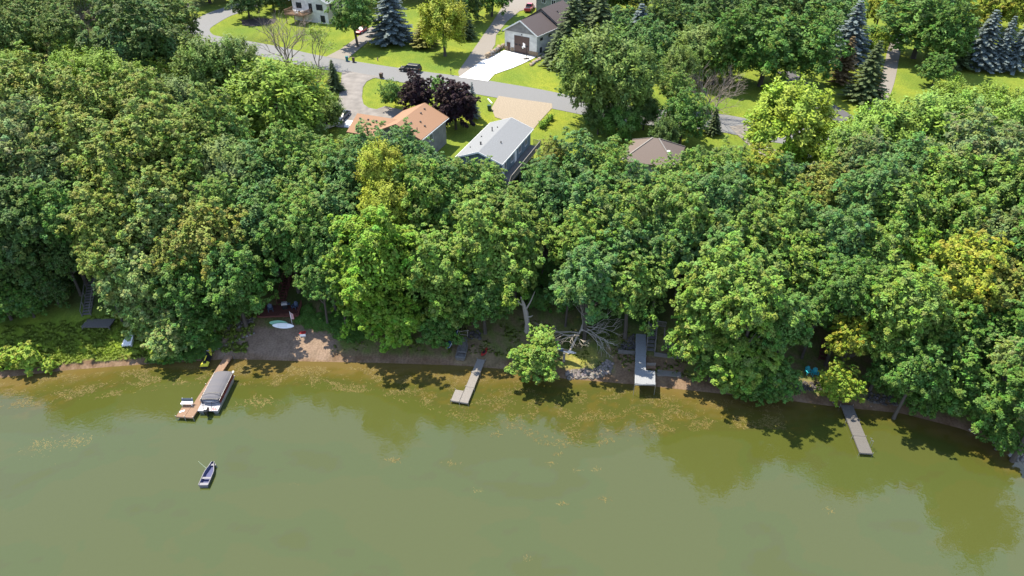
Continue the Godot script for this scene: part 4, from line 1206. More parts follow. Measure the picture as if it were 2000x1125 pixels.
		"47.7,0.20,-63.0,3.60,4.11,7.89,dg,R|broadleaf_tree|medium deep green round-crowned tree beyond the long narrow dock",
		"57.5,0.20,-57.8,2.79,2.45,2.55,dg,R|broadleaf_tree|small deep green round-crowned tree, second nearest to the right of the long narrow dock",
		"57.3,0.41,-61.0,2.46,2.81,11.19,lt,R|broadleaf_tree|small pale green round-crowned tree, second nearest to the right of the long narrow dock",
		"59.9,0.70,-60.0,2.93,3.34,4.66,lt,R|broadleaf_tree|small pale green round-crowned tree, nearest to the right of the long narrow dock",
		"65.4,7.03,-71.9,5.88,6.71,11.37,dg,R|broadleaf_tree|medium deep green round-crowned tree to the right of the white truck",
		"62.4,2.28,-63.9,4.99,5.69,11.50,dg,R|broadleaf_tree|medium deep green round-crowned tree, fifth nearest to the right of the long narrow dock",
		"69.7,11.09,-80.5,6.21,7.08,11.14,dg,R|broadleaf_tree|broad deep green round-crowned tree to the right of the straight gravel lane",
		"58.5,0.20,-56.1,4.68,5.33,11.45,dg,R|broadleaf_tree|medium deep green round-crowned tree, fourth nearest to the right of the long narrow dock",
		"25.9,1.06,-72.4,5.41,6.17,12.83,mg,R|broadleaf_tree|medium fresh green round-crowned tree beyond the stored aluminium dock",
		"25.2,0.96,-72.0,4.92,5.61,6.39,mg,R|broadleaf_tree|medium fresh green round-crowned tree to the right of the stored aluminium dock",
		"29.1,0.41,-68.7,4.83,5.51,13.49,mg,R|broadleaf_tree|medium fresh green round-crowned tree, nearest beyond the turquoise chairs",
		"29.0,0.47,-69.0,5.12,4.90,5.10,mg,R|broadleaf_tree|medium fresh green round-crowned tree to the left of the turquoise chairs",
		"33.1,0.45,-68.3,3.98,4.54,10.46,dg,R|broadleaf_tree|medium deep green round-crowned tree, nearest beyond the turquoise chairs",
		"33.4,0.20,-67.2,3.59,2.94,3.06,dg,R|broadleaf_tree|medium deep green round-crowned tree, nearest to the left of the turquoise chairs",
		"39.1,1.55,-72.7,3.18,3.63,9.37,dg,R|broadleaf_tree|small deep green round-crowned tree beyond the turquoise chairs",
		"30.8,0.20,-67.1,2.78,1.96,2.04,dg,R|broadleaf_tree|small deep green round-crowned tree to the left of the turquoise chairs",
		"42.3,0.85,-68.6,2.84,3.24,7.76,yl,R|broadleaf_tree|small golden yellow-green round-crowned tree beyond the turquoise chairs",
		"41.1,0.20,-65.7,2.73,2.94,3.06,yg,R|broadleaf_tree|small bright yellow-green round-crowned tree to the right of the turquoise chairs",
		"28.0,0.20,-67.5,2.09,1.96,2.04,mg,R|bush|small fresh green bush to the left of the turquoise chairs",
		"3.2,0.20,-70.1,3.54,3.19,3.31,mg,R|broadleaf_tree|medium fresh green round-crowned tree to the right of the L-shaped floating dock",
		"4.0,0.39,-72.5,1.86,2.12,4.88,mg,S|bush|small fresh green bush to the right of the L-shaped floating dock",
		"14.7,12.87,-126.1,7.29,8.31,10.69,md,F|feathery_tree|broad mid-green feathery tree to the right of the brown-roofed garage",
		"20.3,12.67,-123.2,5.73,6.54,10.46,md,F|feathery_tree|medium mid-green feathery tree, nearest beyond the brown hip-roofed house",
		"29.9,12.30,-118.0,4.53,5.17,5.83,dg,R|broadleaf_tree|medium deep green round-crowned tree beyond the brown hip-roofed house",
		"26.4,12.14,-114.8,2.80,3.19,3.81,dk,F|feathery_tree|small dark green feathery tree, nearest beyond the brown hip-roofed house",
		"19.7,12.43,-120.9,3.70,3.43,3.57,dg,F|feathery_tree|medium deep green feathery tree beyond the brown hip-roofed house",
		"15.8,12.57,-122.9,2.95,3.37,3.63,dk,F|feathery_tree|small dark green feathery tree to the left of the brown hip-roofed house",
		"24.3,12.83,-124.2,2.77,3.16,3.84,dk,F|feathery_tree|small dark green feathery tree, second nearest beyond the brown hip-roofed house",
		"45.7,12.12,-110.4,7.29,7.35,7.65,yg,F|feathery_tree|broad bright yellow-green feathery tree to the left of the shaded asphalt lane",
		"51.1,14.51,-143.3,8.45,7.84,8.16,dg,R|broadleaf_tree|broad deep green round-crowned tree, second nearest beyond the shaded asphalt lane",
		"59.1,14.61,-142.3,7.54,7.84,8.16,dg,R|broadleaf_tree|broad deep green round-crowned tree, nearest beyond the shaded asphalt lane",
		"45.0,14.50,-144.6,5.42,6.18,9.82,dg,R|broadleaf_tree|medium deep green round-crowned tree beyond the shaded asphalt lane",
		"38.4,14.53,-146.7,6.24,5.88,6.12,md,F|feathery_tree|broad mid-green feathery tree beyond the brown hip-roofed house",
		"32.1,13.77,-134.0,3.71,4.23,7.77,md,F|feathery_tree|medium mid-green feathery tree, second nearest beyond the brown hip-roofed house",
		"47.0,15.17,-168.6,7.22,6.86,7.14,dk,R|broadleaf_tree|broad dark green round-crowned tree, second nearest beyond the shaded asphalt lane",
		"32.7,14.86,-161.0,5.26,5.99,8.01,dk,R|broadleaf_tree|medium dark green round-crowned tree to the right of the brown-roofed garage",
		"58.3,15.69,-175.9,7.21,6.86,7.14,dk,R|broadleaf_tree|broad dark green round-crowned tree, nearest beyond the shaded asphalt lane",
		"44.5,15.84,-185.5,7.41,6.86,7.14,dk,R|broadleaf_tree|broad dark green round-crowned tree, second nearest to the right of the brown-roofed garage",
		"68.9,16.21,-178.7,7.82,6.86,7.14,dk,R|broadleaf_tree|broad dark green round-crowned tree to the left of the straight gravel lane",
		"30.3,16.04,-193.1,6.97,6.86,7.14,dk,R|broadleaf_tree|broad dark green round-crowned tree, nearest to the right of the brown-roofed garage",
		"56.8,16.58,-199.6,8.60,6.86,7.14,dk,R|broadleaf_tree|broad dark green round-crowned tree, third nearest beyond the shaded asphalt lane",
		"80.0,16.25,-179.6,5.22,5.95,8.05,dk,R|broadleaf_tree|medium dark green round-crowned tree beyond the straight gravel lane",
		"89.7,15.43,-159.0,9.44,7.35,7.65,dg,R|broadleaf_tree|broad deep green round-crowned tree beyond the straight gravel lane",
		"91.3,15.09,-150.6,5.63,6.41,8.59,dg,R|broadleaf_tree|medium deep green round-crowned tree, second nearest to the right of the straight gravel lane",
		"87.6,16.09,-175.4,3.86,4.40,6.60,yl,R|broadleaf_tree|medium golden yellow-green round-crowned tree beyond the straight gravel lane",
		"115.6,16.27,-180.0,6.06,5.39,5.61,yl,R|broadleaf_tree|broad golden yellow-green round-crowned tree to the right of the straight gravel lane",
		"121.3,16.18,-177.8,5.22,5.39,5.61,yl,R|broadleaf_tree|medium golden yellow-green round-crowned tree to the right of the straight gravel lane",
		"116.4,16.94,-196.7,8.51,5.88,6.12,md,R|broadleaf_tree|broad mid-green round-crowned tree, second nearest beyond the straight gravel lane",
		"106.7,17.14,-201.8,8.70,5.88,6.12,md,R|broadleaf_tree|broad mid-green round-crowned tree, nearest beyond the straight gravel lane",
		"134.0,17.14,-201.8,8.70,5.88,6.12,md,R|broadleaf_tree|broad mid-green round-crowned tree to the right of the straight gravel lane",
		"93.3,15.22,-153.8,3.15,3.43,3.57,dg,R|broadleaf_tree|small deep green round-crowned tree to the right of the straight gravel lane",
		"86.0,14.85,-142.1,3.51,3.43,3.57,dg,R|broadleaf_tree|medium deep green round-crowned tree, nearest to the right of the straight gravel lane",
		"77.9,14.28,-122.6,3.68,4.20,4.80,li,F|feathery_tree|medium lime-green feathery tree, nearest to the right of the straight gravel lane",
		"84.0,14.13,-120.5,4.02,4.41,4.59,li,F|feathery_tree|medium lime-green feathery tree, second nearest to the right of the straight gravel lane",
		"87.4,13.93,-117.7,3.95,4.41,4.59,li,F|feathery_tree|medium lime-green feathery tree, third nearest to the right of the straight gravel lane",
		"59.3,12.19,-107.1,6.11,6.37,6.63,mg,F|feathery_tree|broad fresh green feathery tree to the right of the shaded asphalt lane",
		"67.2,12.98,-107.8,6.47,6.37,6.63,mg,F|feathery_tree|broad fresh green feathery tree on the lake side of the straight gravel lane",
		"73.9,13.15,-107.8,5.05,5.75,7.25,mg,F|feathery_tree|medium fresh green feathery tree, nearest to the right of the straight gravel lane",
		"50.7,11.52,-99.1,3.76,4.28,8.72,mg,F|feathery_tree|medium fresh green feathery tree to the right of the white truck",
		"77.9,12.89,-105.2,4.26,4.85,8.15,mg,F|feathery_tree|medium fresh green feathery tree, second nearest to the right of the straight gravel lane",
		"79.9,15.37,-157.5,2.85,3.25,3.75,yg,R|broadleaf_tree|small bright yellow-green round-crowned tree beyond the straight gravel lane",
		"-62.0,16.47,-208.4,8.96,5.88,6.12,md,R|broadleaf_tree|broad mid-green round-crowned tree beyond the white house with deck",
		"-74.0,16.65,-210.9,7.54,5.88,6.12,md,R|broadleaf_tree|broad mid-green round-crowned tree, second nearest beyond the bend in the road",
		"-83.4,16.47,-205.1,7.37,5.88,6.12,md,R|broadleaf_tree|broad mid-green round-crowned tree, nearest beyond the bend in the road",
		"31.1,14.58,-150.0,5.00,5.39,5.61,gk,R|broadleaf_tree|medium cool green round-crowned tree, nearest beyond the brown hip-roofed house",
		"41.6,14.49,-144.4,5.07,5.39,5.61,gn,R|broadleaf_tree|medium leaf-green round-crowned tree to the left of the shaded asphalt lane",
		"39.9,14.91,-161.6,5.56,5.39,5.61,gk,R|broadleaf_tree|medium cool green round-crowned tree, second nearest beyond the brown hip-roofed house",
		"75.8,15.86,-169.7,5.52,5.39,5.61,gk,R|broadleaf_tree|medium cool green round-crowned tree beyond the straight gravel lane",
		"28.1,14.72,-155.9,3.98,4.53,6.47,gk,R|broadleaf_tree|medium cool green round-crowned tree, second nearest to the right of the brown-roofed garage",
		"29.5,13.00,-125.0,2.93,3.34,7.66,gl,R|broadleaf_tree|small light green round-crowned tree beyond the brown hip-roofed house",
		"24.1,14.87,-162.6,4.86,5.39,5.61,gk,R|broadleaf_tree|medium cool green round-crowned tree, nearest to the right of the brown-roofed garage",
		"23.7,15.96,-192.0,5.58,5.39,5.61,gl,R|broadleaf_tree|medium light green round-crowned tree to the right of the brown-roofed garage",
		"28.5,0.40,-68.7,3.49,3.19,3.31,dg,R|broadleaf_tree|medium deep green round-crowned tree, second nearest to the left of the turquoise chairs",
		"32.5,0.20,-66.4,2.48,2.21,2.29,dg,R|bush|small deep green bush to the left of the turquoise chairs",
		"49.1,0.41,-65.4,2.58,2.94,3.06,dg,R|bush|small deep green bush beyond the long narrow dock",
		"51.8,0.23,-63.5,2.67,2.94,3.06,dg,R|broadleaf_tree|small deep green round-crowned tree, nearest to the right of the long narrow dock",
		"46.9,0.49,-66.1,2.30,2.62,4.38,dg,R|bush|small deep green bush to the right of the turquoise chairs",
		"26.1,0.49,-69.5,2.80,3.19,3.81,dg,R|broadleaf_tree|small deep green round-crowned tree to the right of the stored aluminium dock",
		"-26.4,1.33,-79.9,2.97,3.36,8.04,dg,R|broadleaf_tree|small deep green round-crowned tree, nearest beyond the bare sand beach",
]
const CONIFERS = [
		"-28.6,14.95,-172.5,14.01,5.94,bs|spruce_tree|tall blue-grey spruce to the right of the white house with deck",
		"-20.6,14.88,-169.4,7.21,3.73,cy|pine_tree|tall yellowish pine beyond the black car on the road",
		"-11.2,15.07,-175.5,7.37,2.74,cf|spruce_tree|slender dark green spruce beyond the white concrete apron",
		"28.0,14.78,-159.5,12.28,5.01,bs|spruce_tree|tall blue-grey spruce to the right of the brown-roofed garage",
		"13.5,14.80,-161.7,14.48,5.74,cf|spruce_tree|tall dark green spruce, second nearest to the right of the brown-roofed garage",
		"19.6,14.80,-161.7,13.65,6.42,cf|spruce_tree|tall dark green spruce, fourth nearest to the right of the brown-roofed garage",
		"16.6,15.02,-169.7,13.64,5.97,cf|spruce_tree|tall dark green spruce, third nearest to the right of the brown-roofed garage",
		"37.7,14.90,-162.2,9.51,4.06,cf|spruce_tree|tall dark green spruce beyond the brown hip-roofed house",
		"73.8,15.34,-157.0,12.92,5.26,bs|spruce_tree|tall blue-grey spruce beyond the straight gravel lane",
		"67.7,14.84,-143.3,9.79,3.25,br|spruce_tree|tall half-brown spruce to the left of the straight gravel lane",
		"68.9,14.65,-134.6,11.61,4.20,cf|spruce_tree|tall dark green spruce to the left of the straight gravel lane",
		"100.8,15.18,-153.2,12.13,4.84,bs|spruce_tree|tall blue-grey spruce, nearest to the right of the straight gravel lane",
		"103.8,15.12,-151.3,11.43,3.39,bs|spruce_tree|tall blue-grey spruce, second nearest to the right of the straight gravel lane",
		"107.1,15.07,-150.8,12.62,3.63,bs|spruce_tree|tall blue-grey spruce, third nearest to the right of the straight gravel lane",
		"97.3,15.21,-153.8,7.60,4.53,cf|spruce_tree|tall dark green spruce to the right of the straight gravel lane",
		"-36.3,13.82,-142.2,6.50,2.08,cf|spruce_tree|slender dark green spruce to the left of the black car on the road",
		"-7.5,12.86,-129.6,7.17,1.51,bs|spruce_tree|slender blue-grey spruce on the lake side of the white concrete apron",
		"30.4,14.70,-155.4,7.68,3.60,cf|spruce_tree|tall dark green spruce, fifth nearest to the right of the brown-roofed garage",
		"36.8,12.82,-122.3,5.05,1.65,cf|spruce_tree|slender dark green spruce to the right of the brown hip-roofed house",
		"10.0,14.63,-155.6,7.69,3.60,cf|spruce_tree|tall dark green spruce, nearest to the right of the brown-roofed garage",
]
const BARES = [
		"-49.7,14.57,-156.6,13.0,7.5,bare|bare_tree|leafless grey-brown branching tree on the lake side of the white house with deck",
		"-42.8,14.54,-155.9,10.0,4.0,half|bare_tree|half-bare thin sapling on the lake side of the white house with deck",
		"-40.2,13.82,-142.2,6.0,3.0,brush|brush_thicket|twiggy brown brush thicket on the lake side of the white house with deck",
		"36.9,13.39,-128.3,11.0,8.0,bare|bare_tree|leafless grey-brown branching tree beyond the brown hip-roofed house",
		"-109.6,14.72,-158.3,5.0,3.0,brush|brush_thicket|twiggy brown brush thicket, third nearest to the left of the bend in the road",
		"-103.5,14.72,-157.2,6.0,4.0,brush|brush_thicket|twiggy brown brush thicket, second nearest to the left of the bend in the road",
		"-100.2,15.05,-169.6,11.0,4.0,bare|bare_tree|leafless grey-brown branching tree to the left of the bend in the road",
		"-99.3,14.84,-162.4,6.0,4.0,brush|brush_thicket|twiggy brown brush thicket, nearest to the left of the bend in the road",
		"24.2,13.73,-134.6,6.0,3.0,brush|brush_thicket|twiggy brown brush thicket beyond the brown hip-roofed house",
]

func scatter(called: String, m: Mesh, material: Material, xf: Array) -> void:
	var mm := MultiMesh.new()
	mm.transform_format = MultiMesh.TRANSFORM_3D
	mm.mesh = m
	mm.instance_count = xf.size()
	for i in xf.size(): mm.set_instance_transform(i, xf[i])
	var o := MultiMeshInstance3D.new()
	o.name = numbered(called)
	o.multimesh = mm
	o.material_override = material
	add_child(o, true)
	stuff(o)

func spot(x: float, z: float, s: Vector3, up := 0.0) -> Transform3D:
	return Transform3D(Basis(Vector3.UP, rng.randf() * TAU).scaled_local(s), Vector3(x, terr(x, z) + up, z))

func inside(poly: PackedVector2Array, n: int) -> Array:
	var lo := poly[0]
	var hi := poly[0]
	for p in poly:
		lo = lo.min(p)
		hi = hi.max(p)
	var out := []
	var tries := 0
	while out.size() < n and tries < n * 40:
		tries += 1
		var p := Vector2(rng.randf_range(lo.x, hi.x), rng.randf_range(lo.y, hi.y))
		if Geometry2D.is_point_in_polygon(p, poly): out.append(p)
	return out

func build_undergrowth() -> void:
	rng.seed = 101
	var xf := []
	for k in 700:   # forest floor on the slope
		var x := rng.randf_range(-95, 95)
		var d := rng.randf_range(11, 36)
		var z := zs(x) - d
		if d < 17 and ((x > -12 and x < 1) or (x > 10 and x < 26) or (x > -37 and x < -31) or x < -50 and x > -66 and d < 15): continue
		var s := rng.randf_range(0.22, 0.5)
		xf.append(spot(x, z, Vector3(s, s * 0.8, s), s * 2.0))
	scatter("undergrowth", M.shrubs[0], M.leaf_dg, xf)
	xf = []
	for p in inside(PackedVector2Array([Vector2(-30.66, -83.33), Vector2(-27.18, -84.16), Vector2(-23.16, -82.42), Vector2(-20.41, -78.75), Vector2(-21.61, -77.07), Vector2(-24.97, -77.78), Vector2(-25.59, -79.19), Vector2(-29.36, -79.72), Vector2(-31.07, -80.86)]), 120):
		var s := rng.randf_range(0.1, 0.2)
		xf.append(spot(p.x, p.y, Vector3(s, s * 0.7, s), s * 1.0))
	for p in inside(PackedVector2Array([Vector2(-49.66, -75.01), Vector2(-46.77, -76.90), Vector2(-41.47, -78.38), Vector2(-40.42, -75.24), Vector2(-42.43, -74.37), Vector2(-47.09, -73.59), Vector2(-49.50, -73.52)]), 70):
		var s := rng.randf_range(0.1, 0.18)
		xf.append(spot(p.x, p.y, Vector3(s, s * 0.7, s), s * 1.0))
	scatter("vine_ground_cover", M.shrubs[1], M.leaf_dg, xf)
	# grass tufts
	fresh()
	for k in 26:
		var t := rng.randf() * TAU
		var o := Vector3(cos(t), 0, sin(t))
		var b := o * rng.randf_range(0.0, 0.14)
		var dir := (Vector3.UP + o * rng.randf_range(0.2, 0.9)).normalized()
		var n := dir.cross(o.cross(dir)).normalized()
		var g := rng.randf_range(0.6, 1.0)
		add_leaf(b + dir * 0.14, (n * 0.4 + Vector3.UP * 0.6).normalized(), dir, rng.randf_range(0.12, 0.2), 0.018, Color(g, g, g * 0.8))
	var tuft := leaf_mesh()
	xf = []
	for k in 3000:
		var x := rng.randf_range(-72, -37)
		var d := 1.0 + 8.0 * pow(rng.randf(), 1.4)
		var s := rng.randf_range(0.7, 1.7)
		if fine.get_noise_2d(x, d) < -0.25: continue
		xf.append(spot(x, zs(x) - d, Vector3(s, s, s)))
	for k in 2600:
		var x := rng.randf_range(-25, 24)
		var d := 1.8 + 7.0 * rng.randf()
		if noise.get_noise_2d(x * 4.0, d * 4.0) < 0.05: continue
		var s := rng.randf_range(0.5, 1.2)
		xf.append(spot(x, zs(x) - d, Vector3(s, s * 0.8, s)))
	scatter("bank_grass", tuft, M.grass, xf)
	# weeds that float at the surface
	fresh()
	var weed := FastNoiseLite.new()
	weed.seed = 5
	weed.frequency = 0.22
	var made := 0
	while made < 9000:
		var x := rng.randf_range(-70, 34)
		var belt := 3.5 + 6.5 * exp(-pow((x - 4.0) / 17.0, 2.0)) + 1.5 * exp(-pow((x + 60.0) / 12.0, 2.0))
		var e := 1.0 + belt * rng.randf() * 1.15
		if weed.get_noise_2d(x, e * 1.4 + 40.0) < 0.1 and rng.randf() > 0.05: continue
		weed_bit(Vector3(x, 0, zs(x) + e), rng.randf_range(0.05, 0.17))
		made += 1
	for q in [Vector3(-31.44, -0.06, -65.50), Vector3(-30.33, -0.04, -65.03), Vector3(-32.53, -0.00, -65.91), Vector3(-60.10, -0.04, -59.54), Vector3(-60.46, -0.04, -58.56), Vector3(-56.23, -0.02, -58.70), Vector3(-56.41, -0.03, -57.34), Vector3(-52.48, -0.02, -59.19), Vector3(-51.43, -0.07, -58.91), Vector3(-53.59, -0.04, -59.54), Vector3(-60.86, -0.04, -59.78)]:
		for k in 110: weed_bit(q + Vector3(rng.randfn(0, 1.1), 0, rng.randfn(0, 0.5)), rng.randf_range(0.06, 0.26))
	for q in [Vector3(-11.86, -0.03, -55.02), Vector3(-12.27, -0.05, -53.54), Vector3(-10.94, -0.05, -53.18), Vector3(-7.17, -0.01, -55.77), Vector3(-6.24, -0.04, -55.26), Vector3(-7.36, -0.05, -54.28), Vector3(-5.72, -0.07, -56.59), Vector3(-14.42, -0.01, -56.38), Vector3(-13.60, -0.00, -56.14), Vector3(5.33, -0.00, -57.24), Vector3(4.48, -0.01, -55.77), Vector3(3.60, -0.07, -53.05), Vector3(5.46, -0.01, -50.04), Vector3(1.57, -0.02, -43.31), Vector3(-24.55, -0.03, -52.95), Vector3(-19.42, -0.05, -54.28), Vector3(8.76, -0.05, -53.54), Vector3(9.76, -0.02, -54.79), Vector3(10.20, -0.00, -50.65), Vector3(7.39, -0.02, -54.79), Vector3(34.59, -0.02, -49.17), Vector3(39.01, -0.07, -42.30), Vector3(-3.79, -0.02, -51.86), Vector3(-1.87, -0.00, -60.17), Vector3(-0.94, -0.05, -60.63), Vector3(-53.25, -0.03, -55.39), Vector3(-51.69, -0.05, -52.45), Vector3(2.52, -0.05, -61.23), Vector3(24.56, -0.05, -41.71)]:
		for k in 16: weed_bit(q + Vector3(rng.randfn(0, 0.34), 0, rng.randfn(0, 0.17)), rng.randf_range(0.06, 0.2))
	stuff(put("floating_weed", leaf_mesh(), M.algae))

func weed_bit(p: Vector3, l: float) -> void:
	var t := rng.randf() * TAU
	var g := rng.randf_range(0.55, 1.0)
	var col := Color(g, g * rng.randf_range(0.85, 1.0), g * rng.randf_range(0.7, 1.0))
	if rng.randf() < 0.06: col = Color(1, 1, 1)
	for k in 3:
		var d := Vector3(cos(t), 0, sin(t))
		add_leaf(p + Vector3.UP * (0.012 + 0.02 * rng.randf()), (Vector3.UP + rdir() * 0.25).normalized(), d, l * 0.6, l * 0.16, col)
		p += d * l * 0.8
		t += rng.randf_range(-1.2, 1.2)

# ---------------------------------------------------------------- shore things
func boards(mb: MB, a: Vector3, b: Vector3, w: float, each: float, thick: float, along := false) -> void:
	var d := (b - a).normalized()
	var side := d.cross(Vector3.UP).normalized()
	var l := a.distance_to(b)
	var bs := Basis(d, side.cross(d).normalized(), side)
	if along:
		var n := int(w / each)
		for k in n: mb.box((a + b) / 2 + side * (-w / 2 + w * (k + 0.5) / n) - Vector3.UP * thick / 2, Vector3(l, thick, w / n - 0.015), bs)
		return
	var n := int(l / each)
	for k in n: mb.box(a + d * l * (k + 0.5) / n - Vector3.UP * (thick / 2 - rng.randf() * 0.006), Vector3(l / n - 0.02, thick, w), bs)

func dock(o: Node3D, sections: Array, m: Material, each: float) -> void:
	for s in sections:
		var mb := MB.new()
		boards(mb, s[0], s[1], s[2], each, 0.04)
		var dk := put("deck", mb, m, o)
		stuff(dk)
		var d: Vector3 = (s[1] - s[0]).normalized()
		var side := d.cross(Vector3.UP).normalized()
		var fr := MB.new()
		for q in [-1, 1]: fr.beam(s[0] + side * q * (s[2] / 2 - 0.03) - Vector3.UP * 0.12, s[1] + side * q * (s[2] / 2 - 0.03) - Vector3.UP * 0.12, 0.05, 0.15)
		for e in [s[0], s[1]]: fr.beam(e + side * (s[2] / 2 - 0.03) - Vector3.UP * 0.12, e - side * (s[2] / 2 - 0.03) - Vector3.UP * 0.12, 0.05, 0.15)
		put("frame", fr, m, o)
		var n := maxi(1, int(s[0].distance_to(s[1]) / 3.0))
		for k in n + 1:
			for q in [-1, 1]:
				var p: Vector3 = s[0].lerp(s[1], k / float(n)) + side * q * (s[2] / 2 + 0.045)
				var foot := minf(terr(p.x, p.z), p.y - 0.3)
				var ps := MB.new()
				ps.tube([Vector3(p.x, foot - 0.2, p.z), Vector3(p.x, p.y + 0.16, p.z)], [0.035, 0.035], 6)
				put("post", ps, M.steel, o)

func chair(called: String, label: String, category: String, at: Vector3, turn: float, m: Material, group := "") -> void:
	# slatted garden chair that faces local -z... seat, fan back, arms, legs
	var o := thing(called, label, category, at, turn, group)
	for k in 5:
		var s := MB.new()
		s.box(Vector3(0, 0.36 - k * 0.025, -0.22 + k * 0.11), Vector3(0.52, 0.03, 0.1))
		put("seat_slat", s, m, o)
	for k in 5:
		var s := MB.new()
		var x := -0.24 + k * 0.12
		var h: float = [0.6, 0.7, 0.76, 0.7, 0.6][k]
		s.beam(Vector3(x * 0.85, 0.22, 0.25), Vector3(x * 1.1, 0.22 + h, 0.48), 0.105, 0.03)
		put("back_slat", s, m, o)
	for s in [-1, 1]:
		var a := MB.new()
		a.box(Vector3(s * 0.34, 0.56, 0.0), Vector3(0.13, 0.03, 0.72))
		put("armrest", a, m, o)
		for z in [-0.28, 0.3]:
			var l := MB.new()
			l.box(Vector3(s * 0.31, 0.27, z), Vector3(0.06, 0.55, 0.1))
			put("leg", l, m, o)

func bench(label: String, at: Vector3, turn: float, w: float, m: Material, back: Material) -> void:
	var o := thing("bench", label, "bench", at, turn)
	for k in 4:
		var s := MB.new()
		s.box(Vector3(0, 0.45, -0.2 + k * 0.12), Vector3(w, 0.035, 0.105))
		put("seat_slat", s, m, o)
	for k in 3:
		var s := MB.new()
		s.box(Vector3(0, 0.58 + k * 0.14, 0.26 + k * 0.03), Vector3(w, 0.12, 0.03))
		put("back_slat", s, back, o)
	for s in [-1, 1]:
		var l := MB.new()
		l.box(Vector3(s * (w / 2 - 0.12), 0.215, -0.15), Vector3(0.07, 0.43, 0.07))
		put("leg", l, m, o)
		l = MB.new()
		l.beam(Vector3(s * (w / 2 - 0.12), 0, 0.2), Vector3(s * (w / 2 - 0.12), 0.92, 0.36), 0.07, 0.07)
		put("leg", l, m, o)

# open boat along local +x (bow), base at the waterline
func skiff(o: Node3D, L: float, W: float, H: float, hull: Material, floor_: Material, seat: Material, blunt := 0.35, seats := 3) -> void:
	var outer := []
	var inner := []
	var n := 9
	for i in n:
		var f := i / float(n - 1)
		var x := (f - 0.5) * L
		var w := W / 2 * lerpf(1.0, blunt, smoothstep(0.55, 1.0, f))
		var lift := 0.22 * smoothstep(0.6, 1.0, f)
		var low := -0.1 + lift * 0.8
		var top := H + lift * 0.5
		outer.append([Vector3(x, top, -w), Vector3(x, low, -w * 0.8), Vector3(x, low, w * 0.8), Vector3(x, top, w)])
		inner.append([Vector3(x, top, -w + 0.05), Vector3(x, low + 0.1, -w * 0.8 + 0.05), Vector3(x, low + 0.1, w * 0.8 - 0.05), Vector3(x, top, w - 0.05)])
	var mb := MB.new()
	for i in n - 1:
		var mid := Vector3((outer[i][0].x + outer[i + 1][0].x) / 2, H * 0.6, 0)
		for k in 3: mb.face([outer[i][k], outer[i][k + 1], outer[i + 1][k + 1], outer[i + 1][k]], mid)
		for k in [0, 3]: mb.face([outer[i][k], inner[i][k], inner[i + 1][k], outer[i + 1][k]], mid - Vector3.UP)
	for e in [0, n - 1]: mb.face(outer[e].duplicate(), Vector3(0, H / 2, 0))
	put("hull", mb, hull, o)
	var fl := MB.new()
	for i in n - 1:
		for k in 3: fl.face([inner[i][k], inner[i][k + 1], inner[i + 1][k + 1], inner[i + 1][k]], Vector3((inner[i][0].x + inner[i + 1][0].x) / 2, -9, 0) if k == 1 else Vector3(0, 0, inner[i][0 if k == 0 else 3].z * 9))
	put("floor", fl, floor_, o)
	for k in seats:
		var x: float = L * [-0.44, -0.18, 0.4, 0.16][k]
		var s := MB.new()
		s.box(Vector3(x, H - 0.07, 0), Vector3(0.26 if k else 0.34, 0.05, W * (0.94 if k < 2 else 0.74)))
		put("seat", s, seat, o)
	for s in [-1, 1]:
		var g := MB.new()
		for i in n - 1: g.beam(outer[i][0 if s < 0 else 3] + Vector3.UP * 0.02, outer[i + 1][0 if s < 0 else 3] + Vector3.UP * 0.02, 0.06, 0.04)
		put("gunwale", g, seat, o)

func rocks(called: String, poly: PackedVector2Array, n: int, lo: float, hi: float, m: Material, up := 0.0) -> MeshInstance3D:
	var mb := MB.new()
	for p in inside(poly, n):
		var r := rng.randf_range(lo, hi)
		var g := rng.randf_range(0.35, 1.0)
		mb.col = Color(g, g * rng.randf_range(0.9, 1.0), g * rng.randf_range(0.8, 1.0))
		mb.lump(Vector3(p.x, maxf(terr(p.x, p.y), -0.1) + r * 0.3 + up, p.y), Vector3(r, r * 0.8, r), rng)
	return stuff(put(called, mb, m))

